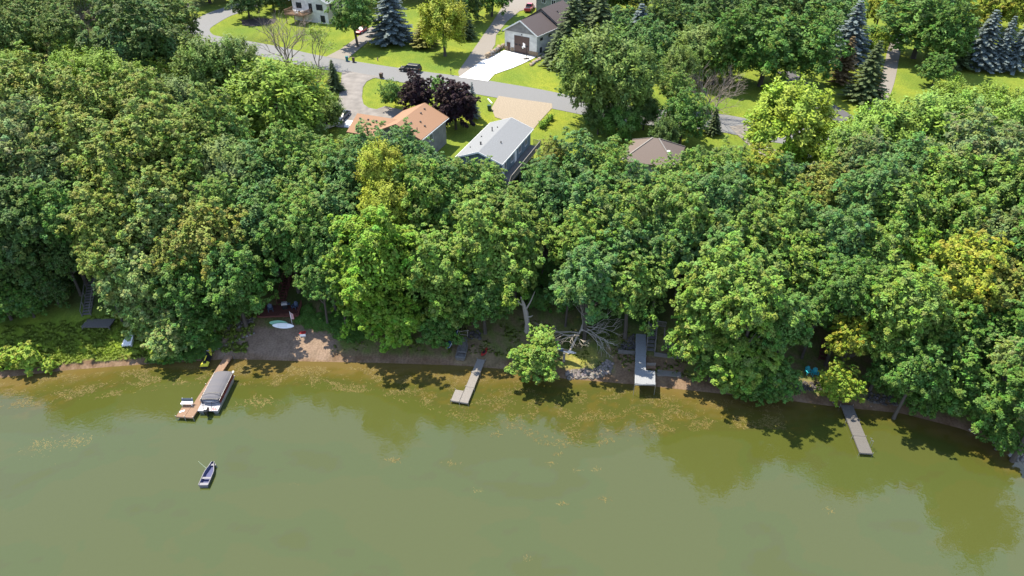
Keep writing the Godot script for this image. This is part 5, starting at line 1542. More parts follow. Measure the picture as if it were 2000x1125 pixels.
func build_shore() -> void:
	rng.seed = 202
	# left wooden dock
	var a := Vector3(-38.98, 0.55, -74.44)
	var b := Vector3(-40.13, 0.55, -62.64)
	var o := thing("wooden_dock", "orange-brown plank dock with a wide end, pontoon boat moored alongside", "dock")
	var d := (b - a).normalized()
	var side := d.cross(Vector3.UP).normalized()      # to the lake-right... sign fixed below
	if side.x > 0: side = -side
	var w := 1.05
	dock(o, [[a, a.lerp(b, 0.5), w], [a.lerp(b, 0.505), b, w], [b - d * 2.3 + side * (w + 0.06), b + side * (w + 0.06), w + 0.04]], M.cedar, 0.15)
	var be := b - d * 2.0 + side * (w * 1.05)
	bench("white bench with a blue-grey back on the wooden dock's end", be + Vector3.UP * 0.0, PI, 1.45, M.white_paint, M.kayak_blue)
	var tw := MB.new()
	tw.box(b - d * 0.9 + side * 1.3 + Vector3.UP * 0.03, Vector3(0.22, 0.04, 0.62), Basis(Vector3.UP, 0.5 - PI / 2))
	tag(put("towel", tw, M.white_paint), "white towel lying on the wide end of the wooden dock", "towel")
	# pontoon boat
	var bow := Vector3(-38.09, 0.60, -70.21)
	var stern := Vector3(-38.13, 0.60, -63.65)
	pontoon((bow + stern) / 2.0, (bow - stern))
	jet_ski(Vector3(-42.00, 0.40, -75.71), Vector3(-41.73, 0.25, -72.24))
	# small boat out on the lake
	var jb := Vector3(-34.68, 0.30, -55.57)
	var js := Vector3(-34.66, 0.30, -52.24)
	o = thing("rowing_boat", "small open aluminium boat with dark blue floor drifting on the lake", "boat", Vector3((jb.x + js.x) / 2, 0.05, (jb.z + js.z) / 2), yaw(jb - js))
	skiff(o, jb.distance_to(js), 1.05, 0.38, M.hull_grey, M.navy_mat, M.hull_grey, 0.3, 3)
	var pole := MB.new()
	pole.tube([Vector3(0.7, 0.45, -0.45), Vector3(0.9, 1.4, -1.2)], [0.03, 0.02], 6)
	put("pole", pole, M.pole_green, o)
	# middle floating dock
	a = Vector3(-4.21, 0.45, -73.70)
	b = Vector3(-6.16, 0.45, -65.35)
	d = (b - a).normalized()
	side = d.cross(Vector3.UP).normalized()
	if side.x > 0: side = -side
	o = thing("floating_dock", "weathered grey L-shaped dock with two sections at its end", "dock")
	dock(o, [[a, a.lerp(b, 0.33), 1.1], [a.lerp(b, 0.335), a.lerp(b, 0.66), 1.1], [a.lerp(b, 0.665), b, 1.1], [b - d * 2.05 + side * 1.16, b + side * 1.16, 1.1]], M.pale_wood, 0.15)
	# red sled board at the shore end of it
	var rb := Vector3(-3.83, 0.68, -74.97)
	o = thing("red_kayak", "small red kayak lying at the shore end of the L-shaped dock", "kayak", rb, yaw(Vector3(-3.41, 1.00, -75.44) - Vector3(-4.19, 1.00, -73.48)))
	kayak(o, 2.0, 0.6, M.red_plastic)
	# long narrow dock at the right
	a = Vector3(42.43, 0.50, -64.84)
	b = Vector3(41.62, 0.50, -56.87)
	o = thing("narrow_dock", "long straight grey dock in the tree shade at the right shore", "dock")
	dock(o, [[a, a.lerp(b, 0.33), 1.45], [a.lerp(b, 0.335), a.lerp(b, 0.66), 1.45], [a.lerp(b, 0.665), b, 1.45]], M.grey_wood, 0.15)
	var lad := MB.new()
	var lp := Vector3(42.55, 0.50, -58.38)
	for q in [0.0, 0.4]: lad.tube([lp + Vector3(0.15, -0.7, q), lp + Vector3(0.15, 0.85, q), lp + Vector3(-0.1, 0.95, q)], [0.025, 0.025, 0.025], 6)
	put("ladder", lad, M.steel, o)
	# aluminium dock stored on the bank
	var t1 := Vector3(18.68, 1.90, -81.14)
	var t2 := Vector3(16.46, 1.90, -67.21)
	o = thing("stored_dock", "L-shaped aluminium dock stored on legs across the bank and stairs", "dock")
	d = (t2 - t1).normalized()
	side = Vector3(1, 0, 0)
	var ln := t1.distance_to(t2)
	for k in 5:
		var pnl := MB.new()
		boards(pnl, t1 + d * ln * (k + 0.01) / 5.0, t1 + d * ln * (k + 0.99) / 5.0, 1.3, 0.16, 0.05, true)
		put("panel", pnl, M.alu, o)
	var foot := MB.new()
	boards(foot, t2 + Vector3(1.3, 0, 0) - d * 2.6, t2 + Vector3(1.3, 0, 0), 1.25, 0.16, 0.05, true)
	put("panel", foot, M.alu, o)
	var fr := MB.new()
	for q in [-0.68, 0.68]: fr.beam(t1 + side * q - Vector3.UP * 0.1, t2 + side * q - Vector3.UP * 0.1, 0.06, 0.16)
	fr.beam(t2 + side * -0.68 - Vector3.UP * 0.1 + d * 0.03, t2 + side * 1.95 - Vector3.UP * 0.1 + d * 0.03, 0.06, 0.16)
	put("frame", fr, M.alu, o)
	for q in [[-0.72, 0.0], [1.98, 0.0], [-0.72, 3.2], [0.72, 5.5], [-0.72, 7.0]]:
		var p: Vector3 = t2 + side * q[0] - d * q[1]
		var lg := MB.new()
		lg.tube([Vector3(p.x, terr(p.x, p.z) - 0.2, p.z), Vector3(p.x, 2.1, p.z)], [0.03, 0.03], 6)
		put("leg", lg, M.steel, o)
	bench("brown slatted bench tucked into the corner of the stored aluminium dock", Vector3(18.64, 0.58, -71.45), PI, 1.25, M.cedar, M.pale_wood)
	# boardwalk
	o = thing("boardwalk", "grey plank walkway lying on the ground beside the stored aluminium dock", "walkway")
	var w1 := Vector3(19.31, 0.65, -70.91)
	var w2 := Vector3(22.50, 0.70, -70.45)
	w2.y = w1.y
	var wk := MB.new()
	boards(wk, w1, w2, 1.25, 0.15, 0.04)
	wk.box((w1 + w2) / 2 - Vector3.UP * 0.1, Vector3(w1.distance_to(w2) - 0.1, 0.1, 0.9))
	stuff(put("deck", wk, M.pale_wood, o))
	# wooden stairs beside the dock
	stairs("timber_stairs", "grey timber stairs with handrails right of the stored aluminium dock", Vector3(18.96, 1.14, -74.28), Vector3(19.89, 2.52, -78.79), 1.05, M.grey_wood, M.pale_wood)
	o = thing("picket_railing", "grey picket railing of the landing right of the timber stairs", "railing")
	var pr := MB.new()
	railing(pr, Vector3(20.45, 2.41, -78.58), Vector3(21.63, 2.41, -78.34), 0.9, 0.16)
	put("rail", pr, M.pale_wood, o)
	o = thing("picket_railing", "pale picket railing bent at a corner beside the overhanging tree", "railing")
	pr = MB.new()
	railing(pr, Vector3(21.31, 2.07, -77.50), Vector3(20.98, 1.45, -75.23), 0.9, 0.16)
	railing(pr, Vector3(20.98, 1.45, -75.23), Vector3(22.30, 1.36, -74.68), 0.9, 0.16)
	put("rail", pr, M.pale_wood, o)
	# retaining timbers
	for q in [[Vector3(14.55, 1.08, -74.36), Vector3(16.75, 1.04, -73.97), "timber retaining wall left of the stored aluminium dock, below the stones"], [Vector3(19.37, 1.06, -73.73), Vector3(23.21, 1.05, -73.00), "timber retaining wall right of the stored aluminium dock, below the railing"]]:
		o = thing("retaining_wall", q[2], "retaining wall")
		for k in 3:
			var tb := MB.new()
			tb.beam(Vector3(q[0].x, minf(q[0].y, q[1].y) + 0.1 + k * 0.21, q[0].z), Vector3(q[1].x, minf(q[0].y, q[1].y) + 0.1 + k * 0.21, q[1].z), 0.22 - k * 0.02, 0.2)
			put("timber", tb, M.grey_wood, o)
	rocks("riprap_stones", PackedVector2Array([Vector2(7.17, -71.52), Vector2(9.66, -71.67), Vector2(11.45, -71.75), Vector2(12.83, -73.14), Vector2(13.68, -72.60), Vector2(13.15, -70.75), Vector2(10.92, -70.25), Vector2(7.37, -70.14)]), 330, 0.1, 0.27, M.stone)
	rocks("retaining_stones", PackedVector2Array([Vector2(17.09, -77.41), Vector2(16.92, -74.79), Vector2(14.61, -74.91), Vector2(15.30, -76.05)]), 110, 0.08, 0.2, M.dark_stone)
	rocks("beach_stones", PackedVector2Array([Vector2(-41.00, -79.80), Vector2(-39.25, -80.94), Vector2(-37.40, -81.75), Vector2(-37.03, -80.94), Vector2(-38.94, -79.80), Vector2(-40.55, -79.23)]), 130, 0.07, 0.2, M.stone)
	rocks("shore_stones", PackedVector2Array([Vector2(36.40, -68.49), Vector2(38.29, -68.87), Vector2(40.40, -68.75), Vector2(40.14, -67.51), Vector2(38.21, -67.44), Vector2(36.21, -67.40)]), 170, 0.08, 0.22, M.dark_stone)
	rocks("dark_boulders", PackedVector2Array([Vector2(-6.26, -78.75), Vector2(-4.52, -78.92), Vector2(-4.33, -77.39), Vector2(-6.06, -77.31)]), 40, 0.1, 0.25, M.dark_stone)
	rocks("far_shore_stones", PackedVector2Array([Vector2(45.04, -67.18), Vector2(48.64, -66.29), Vector2(49.34, -64.74), Vector2(45.70, -65.36)]), 80, 0.08, 0.25, M.dark_stone)
	rocks("corner_stones", PackedVector2Array([Vector2(59.04, -57.72), Vector2(60.43, -57.14), Vector2(59.71, -55.77), Vector2(58.73, -56.14)]), 30, 0.12, 0.3, M.stone)
	for k in 13:
		var p := Vector3(-36.74, 0.95, -78.66).lerp(Vector3(-33.73, 1.18, -79.55), 0.0) + Vector3(-k * 0.42, 0, k * 0.27)
		var mb := MB.new()
		mb.lump(onto(p, 0.1), Vector3(0.2, 0.1, 0.18), rng)
		var where: String = "topmost" if k == 0 else ("lowest" if k == 12 else ["second", "third", "fourth", "fifth", "sixth", "seventh", "eighth", "ninth", "tenth", "eleventh", "twelfth"][k - 1])
		tag(put("stepping_stone", mb, M.stone), "%s pale stone of the curved row crossing the sand beach" % where, "stone", "row of stones on the beach")
	# kayak on a post rack
	var kp := Vector3(7.33, 2.30, -73.29)
	o = thing("rack_kayak", "blue-grey kayak resting on a post above the stones", "kayak", kp, yaw(Vector3(8.47, 2.30, -72.81) - Vector3(6.25, 2.30, -73.77)))
	kayak(o, Vector3(8.47, 2.30, -72.81).distance_to(Vector3(6.25, 2.30, -73.77)) + 0.5, 0.65, M.kayak_blue)
	var pp := Vector3(7.05, 2.10, -73.05)
	o = thing("wooden_post", "thick wooden post holding up the blue-grey kayak", "post")
	var pst := MB.new()
	pst.box(Vector3(pp.x, (2.2 + terr(pp.x, pp.z)) / 2, pp.z), Vector3(0.3, 2.2 - terr(pp.x, pp.z), 0.3))
	put("post", pst, M.pale_wood, o)
	# beached boats
	var ba := Vector3(-6.55, 1.13, -77.15)
	var bb := Vector3(-7.09, 0.37, -73.60)
	o = thing("beached_boat", "old grey flat boat full of leaves pulled up the bank", "boat", (ba + bb) / 2 + Vector3.UP * 0.02, yaw(ba - bb))
	var tilt := atan2(ba.y - bb.y, Vector2(ba.x - bb.x, ba.z - bb.z).length())
	o.rotation = Vector3(0, yaw(ba - bb), 0)
	o.basis = Basis(Vector3.UP, yaw(ba - bb)) * Basis(Vector3(0, 0, 1), tilt)
	skiff(o, ba.distance_to(bb) * 1.0, 1.35, 0.42, M.hull_old, M.hull_old, M.grey_wood, 0.25, 3)
	ba = Vector3(-7.72, 1.46, -78.75)
	bb = Vector3(-9.03, 0.74, -75.32)
	o = thing("blue_canoe", "dark blue canoe with a white edge leaning on the bank", "canoe", (ba + bb) / 2 + Vector3.UP * 0.1)
	tilt = atan2(ba.y - bb.y, Vector2(ba.x - bb.x, ba.z - bb.z).length())
	o.basis = Basis(Vector3.UP, yaw(ba - bb)) * Basis(Vector3(0, 0, 1), tilt)
	kayak(o, ba.distance_to(bb), 0.8, M.boat_blue, 0.3)
	var cg := MB.new()
	cg.beam(Vector3(-ba.distance_to(bb) * 0.45, 0.3, 0.36), Vector3(ba.distance_to(bb) * 0.45, 0.3, 0.2), 0.05, 0.04)
	put("white_edge", cg, M.white_paint, o)
	o = thing("stick_frame", "frame of pale wooden sticks beside the old beached boat", "frame", Vector3(-6.88, 1.09, -78.03))
	var sf := MB.new()
	for q in [[Vector3(-0.7, 0, 0.3), Vector3(-0.5, 0.8, -0.2)], [Vector3(0.6, 0, 0.3), Vector3(0.6, 0.9, -0.3)], [Vector3(-0.7, 0.7, -0.1), Vector3(0.8, 0.8, -0.2)], [Vector3(-0.8, 0.4, 0.1), Vector3(0.7, 0.35, 0.3)]]: sf.tube(q, [0.045, 0.04], 5)
	put("stick", sf, M.dead, o)
	# upturned white boat on the left bank
	ba = Vector3(-53.84, 1.30, -78.07)
	bb = Vector3(-53.60, 0.84, -75.92)
	o = thing("upturned_boat", "white flat boat lying upside down on the bright grass bank", "boat", (ba + bb) / 2)
	tilt = atan2(ba.y - bb.y, Vector2(ba.x - bb.x, ba.z - bb.z).length())
	o.basis = Basis(Vector3.UP, yaw(ba - bb)) * Basis(Vector3(0, 0, 1), tilt)
	var ub := MB.new()
	var hl := ba.distance_to(bb) / 2
	var rings := []
	for i in 7:
		var f := i / 6.0
		var hw := 0.72 * lerpf(1.0, 0.62, f * f)
		rings.append([Vector3(lerpf(-hl, hl, f), 0, -hw), Vector3(lerpf(-hl, hl, f), 0.38 - 0.12 * f * f, -hw * 0.85), Vector3(lerpf(-hl, hl, f), 0.38 - 0.12 * f * f, hw * 0.85), Vector3(lerpf(-hl, hl, f), 0, hw)])
	ub.loft(rings)
	put("hull", ub, M.white_paint, o)
	for q in [-0.3, 0.0, 0.3]:
		var kl := MB.new()
		kl.beam(Vector3(-hl + 0.1, 0.39, q), Vector3(hl * 0.6, 0.36, q * 0.8), 0.05, 0.05)
		put("keel_strip", kl, M.trim, o)
	# landing and stairs at the far left
	var lg2 := Vector3(-59.05, 2.10, -79.73)
	o = thing("wooden_landing", "grey plank landing at the foot of the stairs in the left trees", "platform", lg2)
	var lm := MB.new()
	boards(lm, Vector3(-2.0, 0, 0), Vector3(2.0, 0, 0), 1.9, 0.2, 0.05)
	lm.box(Vector3(0, -0.15, 0), Vector3(3.9, 0.16, 1.7))
	stuff(put("deck", lm, M.grey_wood, o))
	for q in [[-1.9, 0.85], [1.9, 0.85], [-1.9, -0.85], [1.9, -0.85]]:
		var p := MB.new()
		p.box(Vector3(q[0], -0.4, q[1]), Vector3(0.12, 0.9, 0.12))
		put("post", p, M.grey_wood, o)
	stairs("hillside_stairs", "long grey wooden stairs climbing the slope in the left trees", Vector3(-61.35, 2.13, -81.20), Vector3(-62.49, 4.70, -87.02), 1.1, M.grey_wood, M.grey_wood)
	# red deck, its stairs and what stands there
	var dp := Vector3(-33.80, 2.32, -82.41)
	o = thing("red_deck", "dark red wooden deck beside the beach at the stairs' foot", "deck", dp, 0.05)
	var rd := MB.new()
	boards(rd, Vector3(-3.0, 0, 0), Vector3(3.0, 0, 0), 2.6, 0.15, 0.05)
	rd.box(Vector3(0, -0.2, 0), Vector3(5.9, 0.22, 2.5))
	stuff(put("deck_boards", rd, M.red_wood, o))
	var rr := MB.new()
	railing(rr, Vector3(2.95, 0, -1.25), Vector3(2.95, 0, 1.25), 0.9, 0.18)
	railing(rr, Vector3(0.3, 0, 1.27), Vector3(2.9, 0, 1.27), 0.3, 0.4)
	put("railing", rr, M.red_wood, o)
	stairs("red_stairs", "dark red wooden stairs with a handrail climbing behind the red deck", Vector3(-33.99, 2.28, -83.74), Vector3(-33.62, 4.85, -89.70), 1.0, M.red_wood, M.red_wood)
	o = thing("grill", "covered grey grill with side shelf on the red deck", "grill", dp + Vector3(0.7, 0, -0.4), 0.2)
	var gb := MB.new()
	gb.box(Vector3(0, 0.45, 0), Vector3(0.7, 0.75, 0.5))
	put("cabinet", gb, M.black, o)
	gb = MB.new()
	gb.loft([[Vector3(-0.42, 0.83, -0.3), Vector3(0.42, 0.83, -0.3), Vector3(0.42, 0.83, 0.3), Vector3(-0.42, 0.83, 0.3)], [Vector3(-0.38, 1.15, -0.22), Vector3(0.38, 1.15, -0.22), Vector3(0.38, 1.15, 0.22), Vector3(-0.38, 1.15, 0.22)]])
	put("lid", gb, M.hull_silver, o)
	gb = MB.new()
	gb.box(Vector3(0.62, 0.82, 0), Vector3(0.4, 0.04, 0.45))
	put("side_shelf", gb, M.kayak_blue, o)
	chair("deck_chair", "grey chair at the left end of the red deck", "chair", dp + Vector3(-1.3, 0, 0.1), PI + 0.4, M.kayak_blue, "chairs on the red deck")
	chair("deck_chair", "grey chair at the right end of the red deck by its rail", "chair", dp + Vector3(2.1, 0, -0.5), PI - 0.3, M.kayak_blue, "chairs on the red deck")
	# flag on a pole
	var fp := Vector3(-31.62, 1.35, -80.29)
	o = thing("flag", "drooping red and white striped flag by the paddleboards", "flag", fp)
	var fl := MB.new()
	fl.tube([Vector3(0, 0, 0), Vector3(0, 2.4, 0)], [0.03, 0.025], 6)
	put("pole", fl, M.trim, o)
	for k in 6:
		var sp := MB.new()
		sp.box(Vector3(0.07 + k * 0.075, 1.6 - k * 0.03, 0.03 * (k % 2)), Vector3(0.072, 1.2 - k * 0.06, 0.03))
		put("stripe", sp, M.car_red if k % 2 else M.trim, o)
	# paddle boards
	for q in [["white_paddleboard", "white paddleboard propped on its edge beside the sand beach", Vector3(-32.74, 1.59, -79.72), M.white_paint, 3.1], ["green_paddleboard", "mint green paddleboard behind the white one", Vector3(-33.53, 1.69, -80.24), M.mint, 2.6]]:
		o = thing(q[0], q[1], "paddleboard", q[2])
		o.basis = Basis(Vector3.UP, -0.06) * Basis(Vector3.RIGHT, 0.75)
		var bd := MB.new()
		var rg := []
		for i in 13:
			var f := i / 12.0
			var hw := 0.02 + 0.38 * pow(sin(PI * clampf(f * 0.96 + 0.02, 0, 1)), 0.55)
			var x: float = (f - 0.5) * q[4]
			rg.append([Vector3(x, -0.05, -hw * 0.9), Vector3(x, 0.0, -hw), Vector3(x, 0.06, -hw * 0.85), Vector3(x, 0.06, hw * 0.85), Vector3(x, 0.0, hw), Vector3(x, -0.05, hw * 0.9)])
		bd.loft(rg)
		put("board", bd, q[3], o)
		if q[0] == "white_paddleboard":
			var gr := MB.new()
			gr.box(Vector3(-0.1, 0.068, 0), Vector3(1.4, 0.012, 0.42))
			put("grip_pad", gr, M.trim, o)
	# cooler
	o = thing("cooler", "white cooler with a red lid on the sand beach", "cooler", Vector3(-29.65, 0.96, -78.30), 0.1)
	var cb := MB.new()
	cb.box(Vector3(0, 0.2, 0), Vector3(0.8, 0.4, 0.48))
	put("body", cb, M.white_paint, o)
	cb = MB.new()
	cb.box(Vector3(0, 0.46, -0.04), Vector3(0.86, 0.12, 0.54))
	put("lid", cb, M.red_plastic, o)
	# turquoise chairs
	chair("garden_chair", "turquoise fan-back garden chair, the left one of the pair", "chair", Vector3(39.20, 1.01, -70.16), PI + 0.1, M.turquoise, "turquoise chairs by the water")
	chair("garden_chair", "turquoise fan-back garden chair, the right one of the pair", "chair", Vector3(40.00, 0.98, -69.89), PI - 0.15, M.turquoise, "turquoise chairs by the water")
	stairs("brown_steps", "short red-brown wooden steps in the bushes behind the turquoise chairs", Vector3(41.67, 1.48, -72.08), Vector3(42.75, 2.21, -74.42), 1.0, M.red_wood, M.red_wood)
	o = thing("blue_tarp", "crumpled blue tarp half hidden under the leaves by the shore", "tarp", Vector3(34.29, 0.47, -68.56))
	var tm := MB.new()
	tm.lump(Vector3(0, 0.25, 0), Vector3(0.6, 0.4, 0.5), rng)
	put("sheet", tm, M.turquoise, o)
	# dead trunk
	o = thing("dead_trunk", "bare pale dead trunk with a fork standing on the bank", "tree", Vector3(2.11, 1.44, -78.52))
	var dt := MB.new()
	dt.tube([Vector3(0, -0.3, 0), Vector3(0.05, 1.5, 0), Vector3(-0.2, 3.2, -0.2), Vector3(-0.5, 4.6, -0.3), Vector3(-0.9, 5.8, -0.4)], [0.42, 0.34, 0.36, 0.24, 0.08], 8)
	put("trunk", dt, M.dead, o)
	for q in [[Vector3(-0.25, 3.6, -0.2), Vector3(0.5, 5.2, -0.3), Vector3(1.0, 6.8, -0.3)], [Vector3(-0.5, 4.4, -0.3), Vector3(-1.1, 5.0, 0), Vector3(-1.3, 5.6, 0.1)], [Vector3(0.05, 2.6, 0), Vector3(0.6, 2.9, 0.2), Vector3(0.8, 3.1, 0.2)]]:
		var lm2 := MB.new()
		lm2.tube(q, [0.13, 0.09, 0.03], 6)
		put("limb", lm2, M.dead, o)
	# fallen branching top
	o = thing("fallen_branches", "tangle of pale dead branches of a toppled tree on the bank", "fallen tree", Vector3(8.32, 0.94, -74.63))
	var fc := Vector3(1.6, 2.6, -2.6)
	var fb := MB.new()
	fb.tube([Vector3(-0.6, 0, 0.4), Vector3(0.5, 1.5, -1.2), fc, fc + Vector3(0.9, 1.8, -1.6)], [0.16, 0.14, 0.12, 0.05], 6)
	put("trunk", fb, M.dead, o)
	for k in 9:
		var start := fc.lerp(Vector3(0.3, 1.1, -0.8), rng.randf() * 0.8)
		var t := rng.randf() * TAU
		var out := Vector3(cos(t), rng.randf_range(-0.35, 0.7), sin(t) * 0.8 + 0.35).normalized()
		var bm := MB.new()
		var ends := []
		twigs(bm, start, out, rng.randf_range(1.4, 2.5), rng.randf_range(0.08, 0.12), 3, 0.75, ends)
		put("branch", bm, M.dead, o)
	# shore bushes at the left
	for q in [[Vector3(-67.96, 0.48, -72.60), 1.7, "pale yellow-green feathery shrub at the far left waterline"], [Vector3(-65.12, 0.32, -72.36), 2.3, "larger pale green feathery shrub at the left waterline"], [Vector3(-62.41, 0.05, -72.05), 1.2, "low pale green shrub right of the larger feathery shrub at the waterline"], [Vector3(-48.70, 0.18, -74.22), 1.5, "yellow-green shrub right of the upturned white boat"], [Vector3(-46.28, 0.12, -74.30), 1.6, "deep green shrub between the upturned boat and the jet ski"]]:
		o = thing("shore_shrub", q[2], "shrub", q[0], rng.randf() * 6.0)
		var cr := put("foliage", M.shrubs[0], M.leaf_yg if q[1] != 1.6 else M.leaf_dg, o)
		cr.position.y = q[1] * 0.7
		cr.scale = Vector3.ONE * q[1] / 5.0
	# fallen logs at the right shore
	for q in [[Vector3(44.97, 0.30, -66.82), Vector3(45.68, 0.10, -64.88), "pale driftwood log lying at the waterline right of the long dock"], [Vector3(55.83, 0.40, -60.80), Vector3(56.40, 0.10, -60.24), "short grey log at the waterline under the right trees"]]:
		var dl := MB.new()
		dl.tube([q[0], q[1]], [0.13, 0.07], 6)
		tag(put("driftwood_log", dl, M.dead), q[2], "log")

func stairs(called: String, label: String, a: Vector3, b: Vector3, w: float, m: Material, rail: Material) -> void:
	var o := thing(called, label, "stairs")
	var flat := Vector3(b.x - a.x, 0, b.z - a.z)
	var d := flat.normalized()
	var side := d.cross(Vector3.UP).normalized()
	var n := maxi(4, int((b.y - a.y) / 0.19))
	var bs := Basis(side, Vector3.UP, -d)
	for k in n:
		var mb := MB.new()
		var p := a.lerp(b, (k + 0.5) / n)
		mb.box(Vector3(p.x, p.y + 0.22, p.z), Vector3(w, 0.05, maxf(0.28, flat.length() / n - 0.03)), bs)
		put("tread", mb, m, o)
	for s in [-1, 1]:
		var mb := MB.new()
		mb.beam(a + side * s * w / 2 + Vector3.UP * 0.12, b + side * s * w / 2 + Vector3.UP * 0.12, 0.06, 0.26)
		put("stringer", mb, m, o)
		mb = MB.new()
		mb.beam(a + side * s * (w / 2 + 0.05) + Vector3.UP * 1.1, b + side * s * (w / 2 + 0.05) + Vector3.UP * 1.1, 0.09, 0.07)
		var c := maxi(2, int(a.distance_to(b) / 1.5))
		for k in c + 1: mb.box(a.lerp(b, k / float(c)) + side * s * (w / 2 + 0.05) + Vector3.UP * 0.5, Vector3(0.09, 1.2, 0.09))
		put("handrail", mb, rail, o)

func kayak(o: Node3D, L: float, W: float, m: Material, h := 0.22) -> void:
	var rg := []
	for i in 11:
		var f := i / 10.0
		var s := pow(maxf(0.0, sin(PI * f)), 0.6)
		var hw := 0.02 + W / 2 * s
		var x := (f - 0.5) * L
		var rise := 0.12 * pow(absf(f - 0.5) * 2.0, 3.0)
		rg.append([Vector3(x, -h * 0.5 * s + rise, -hw * 0.5), Vector3(x, rise, -hw), Vector3(x, h * 0.5 * s + rise, -hw * 0.45), Vector3(x, h * 0.5 * s + rise, hw * 0.45), Vector3(x, rise, hw), Vector3(x, -h * 0.5 * s + rise, hw * 0.5)])
	var mb := MB.new()
	mb.loft(rg)
	put("hull", mb, m, o)
	var ck := MB.new()
	ck.prism([Vector2(-0.4, 0), Vector2(-0.25, 0.19), Vector2(0.25, 0.19), Vector2(0.45, 0), Vector2(0.25, -0.19), Vector2(-0.25, -0.19)], Transform3D(Basis(Vector3(1, 0, 0), Vector3(0, 0, -1), Vector3.UP), Vector3(-0.1, h * 0.5 - 0.01, 0)), 0.03)
	put("cockpit", ck, M.black, o)

func pontoon(c: Vector3, dir: Vector3) -> void:
	var L := dir.length()
	var W := 2.55
	var o := thing("pontoon_boat", "pontoon boat under a dark grey canvas cover moored at the wooden dock", "boat", Vector3(c.x, 0, c.z), yaw(dir))
	for s in [-1, 1]:
		var mb := MB.new()
		var z: float = s * (W / 2 - 0.35)
		mb.tube([Vector3(-L / 2 + 0.2, 0.22, z), Vector3(L / 2 - 0.5, 0.22, z), Vector3(L / 2 + 0.05, 0.34, z)], [0.32, 0.32, 0.06], 12)
		put("pontoon", mb, M.steel, o)
	var dk := MB.new()
	dk.box(Vector3(0, 0.6, 0), Vector3(L, 0.1, W))
	put("deck", dk, M.hull_silver, o)
	var x0 := -L / 2 + 1.15
	var x1 := L / 2 - 0.05
	for s in [-1, 1]:
		var p := MB.new()
		p.box(Vector3((x0 + x1) / 2, 0.98, s * (W / 2 - 0.06)), Vector3(x1 - x0 - 0.3, 0.62, 0.05))
		put("side_panel", p, M.hull_silver if s < 0 else M.maroon, o)
		p = MB.new()
		p.tube([Vector3(x0, 1.32, s * (W / 2 - 0.06)), Vector3(x1, 1.32, s * (W / 2 - 0.06))], [0.03, 0.03], 6)
		p.tube([Vector3(x0, 0.68, s * (W / 2 - 0.03)), Vector3(x1, 0.68, s * (W / 2 - 0.03))], [0.035, 0.035], 6)
		put("side_rail", p, M.steel, o)
	# rounded stern lounge in white stripes
	for k in 4:
		var rg := []
		for e in [0.0, 0.11]:
			var ring := []
			for i in 13:
				var t := PI * i / 12.0
				ring.append(Vector3(x0 + 0.5 - sin(t) * (0.62 + 0.02 * (k % 2)), 0.7 + k * 0.15 + e, -cos(t) * (W / 2 - 0.12)))
			rg.append(ring)
		var mb := MB.new()
		mb.loft(rg)
		put("stern_band", mb, M.hull_silver if k % 2 == 0 else M.kayak_blue, o)
	# canvas cover: low tent, rounded at both ends
	var rings := []
	for i in 15:
		var f := i / 14.0
		var x := lerpf(x0 + 0.1, x1 + 0.02, f)
		var end := minf(1.0, minf(f, 1 - f) * 5.0)
		var hw := (W / 2 - 0.06) * (0.82 + 0.18 * sqrt(end))
		var top := 1.42 + 0.3 * sqrt(end) + 0.05 * sin(f * 21.0) - (0.08 if i == 5 else 0.0)
		var ring := []
		for k in 9:
			var t := k / 8.0 * 2 - 1
			ring.append(Vector3(x, lerpf(1.34, top, 1 - pow(absf(t), 2.6)), t * hw))
		ring.append(Vector3(x, 1.2, hw))
		ring.append(Vector3(x, 1.2, -hw))
		rings.append(ring)
	var cv := MB.new()
	cv.loft(rings)
	put("canvas_cover", cv, M.canvas, o)
	for q in [[x0 + 0.9, 1.82], [x0 + 0.1, 1.5]]:
		var tw := MB.new()
		tw.tube([Vector3(q[0] - 0.2, 0.75, -W / 2), Vector3(q[0], q[1], -W / 2 + 0.15), Vector3(q[0], q[1] + 0.02, W / 2 - 0.15), Vector3(q[0] - 0.2, 0.75, W / 2)], [0.035, 0.035, 0.035, 0.035], 6)
		put("bimini_bar", tw, M.black, o)
	for z in [-0.7, 0.35]:
		var lg := MB.new()
		lg.tube([Vector3(x0 - 0.2, 1.35, z), Vector3(x0 - 0.75, 0.7, z)], [0.03, 0.03], 6)
		put("ladder_rail", lg, M.black, o)
	var bl := MB.new()
	bl.box(Vector3(x1 + 0.05, 1.25, W / 2 - 0.1), Vector3(0.3, 0.16, 0.2))
	put("bow_light", bl, M.white_paint, o)
	# motor
	var mt := MB.new()
	mt.loft([[Vector3(-L / 2 - 0.55, 0.75, -0.2), Vector3(-L / 2 + 0.05, 0.75, -0.24), Vector3(-L / 2 + 0.05, 0.75, 0.24), Vector3(-L / 2 - 0.55, 0.75, 0.2)], [Vector3(-L / 2 - 0.6, 1.1, -0.22), Vector3(-L / 2 + 0.1, 1.2, -0.26), Vector3(-L / 2 + 0.1, 1.2, 0.26), Vector3(-L / 2 - 0.6, 1.1, 0.22)], [Vector3(-L / 2 - 0.4, 1.25, -0.14), Vector3(-L / 2 - 0.05, 1.32, -0.16), Vector3(-L / 2 - 0.05, 1.32, 0.16), Vector3(-L / 2 - 0.4, 1.25, 0.14)]])
	mt.box(Vector3(-L / 2 - 0.25, 0.3, 0), Vector3(0.22, 0.95, 0.14))
	put("outboard_motor", mt, M.black, o)
	# red and white lettering-like stripes on the stern platform
	for k in 5:
		var rs := MB.new()
		rs.box(Vector3(-L / 2 + 0.25 + 0.12 * (k % 2), 0.656, 0.5 + k * 0.13), Vector3(0.34, 0.012, 0.06), Basis(Vector3.UP, 0.35 if k % 2 else -0.3))
		put("red_marking", rs, M.red_plastic, o)

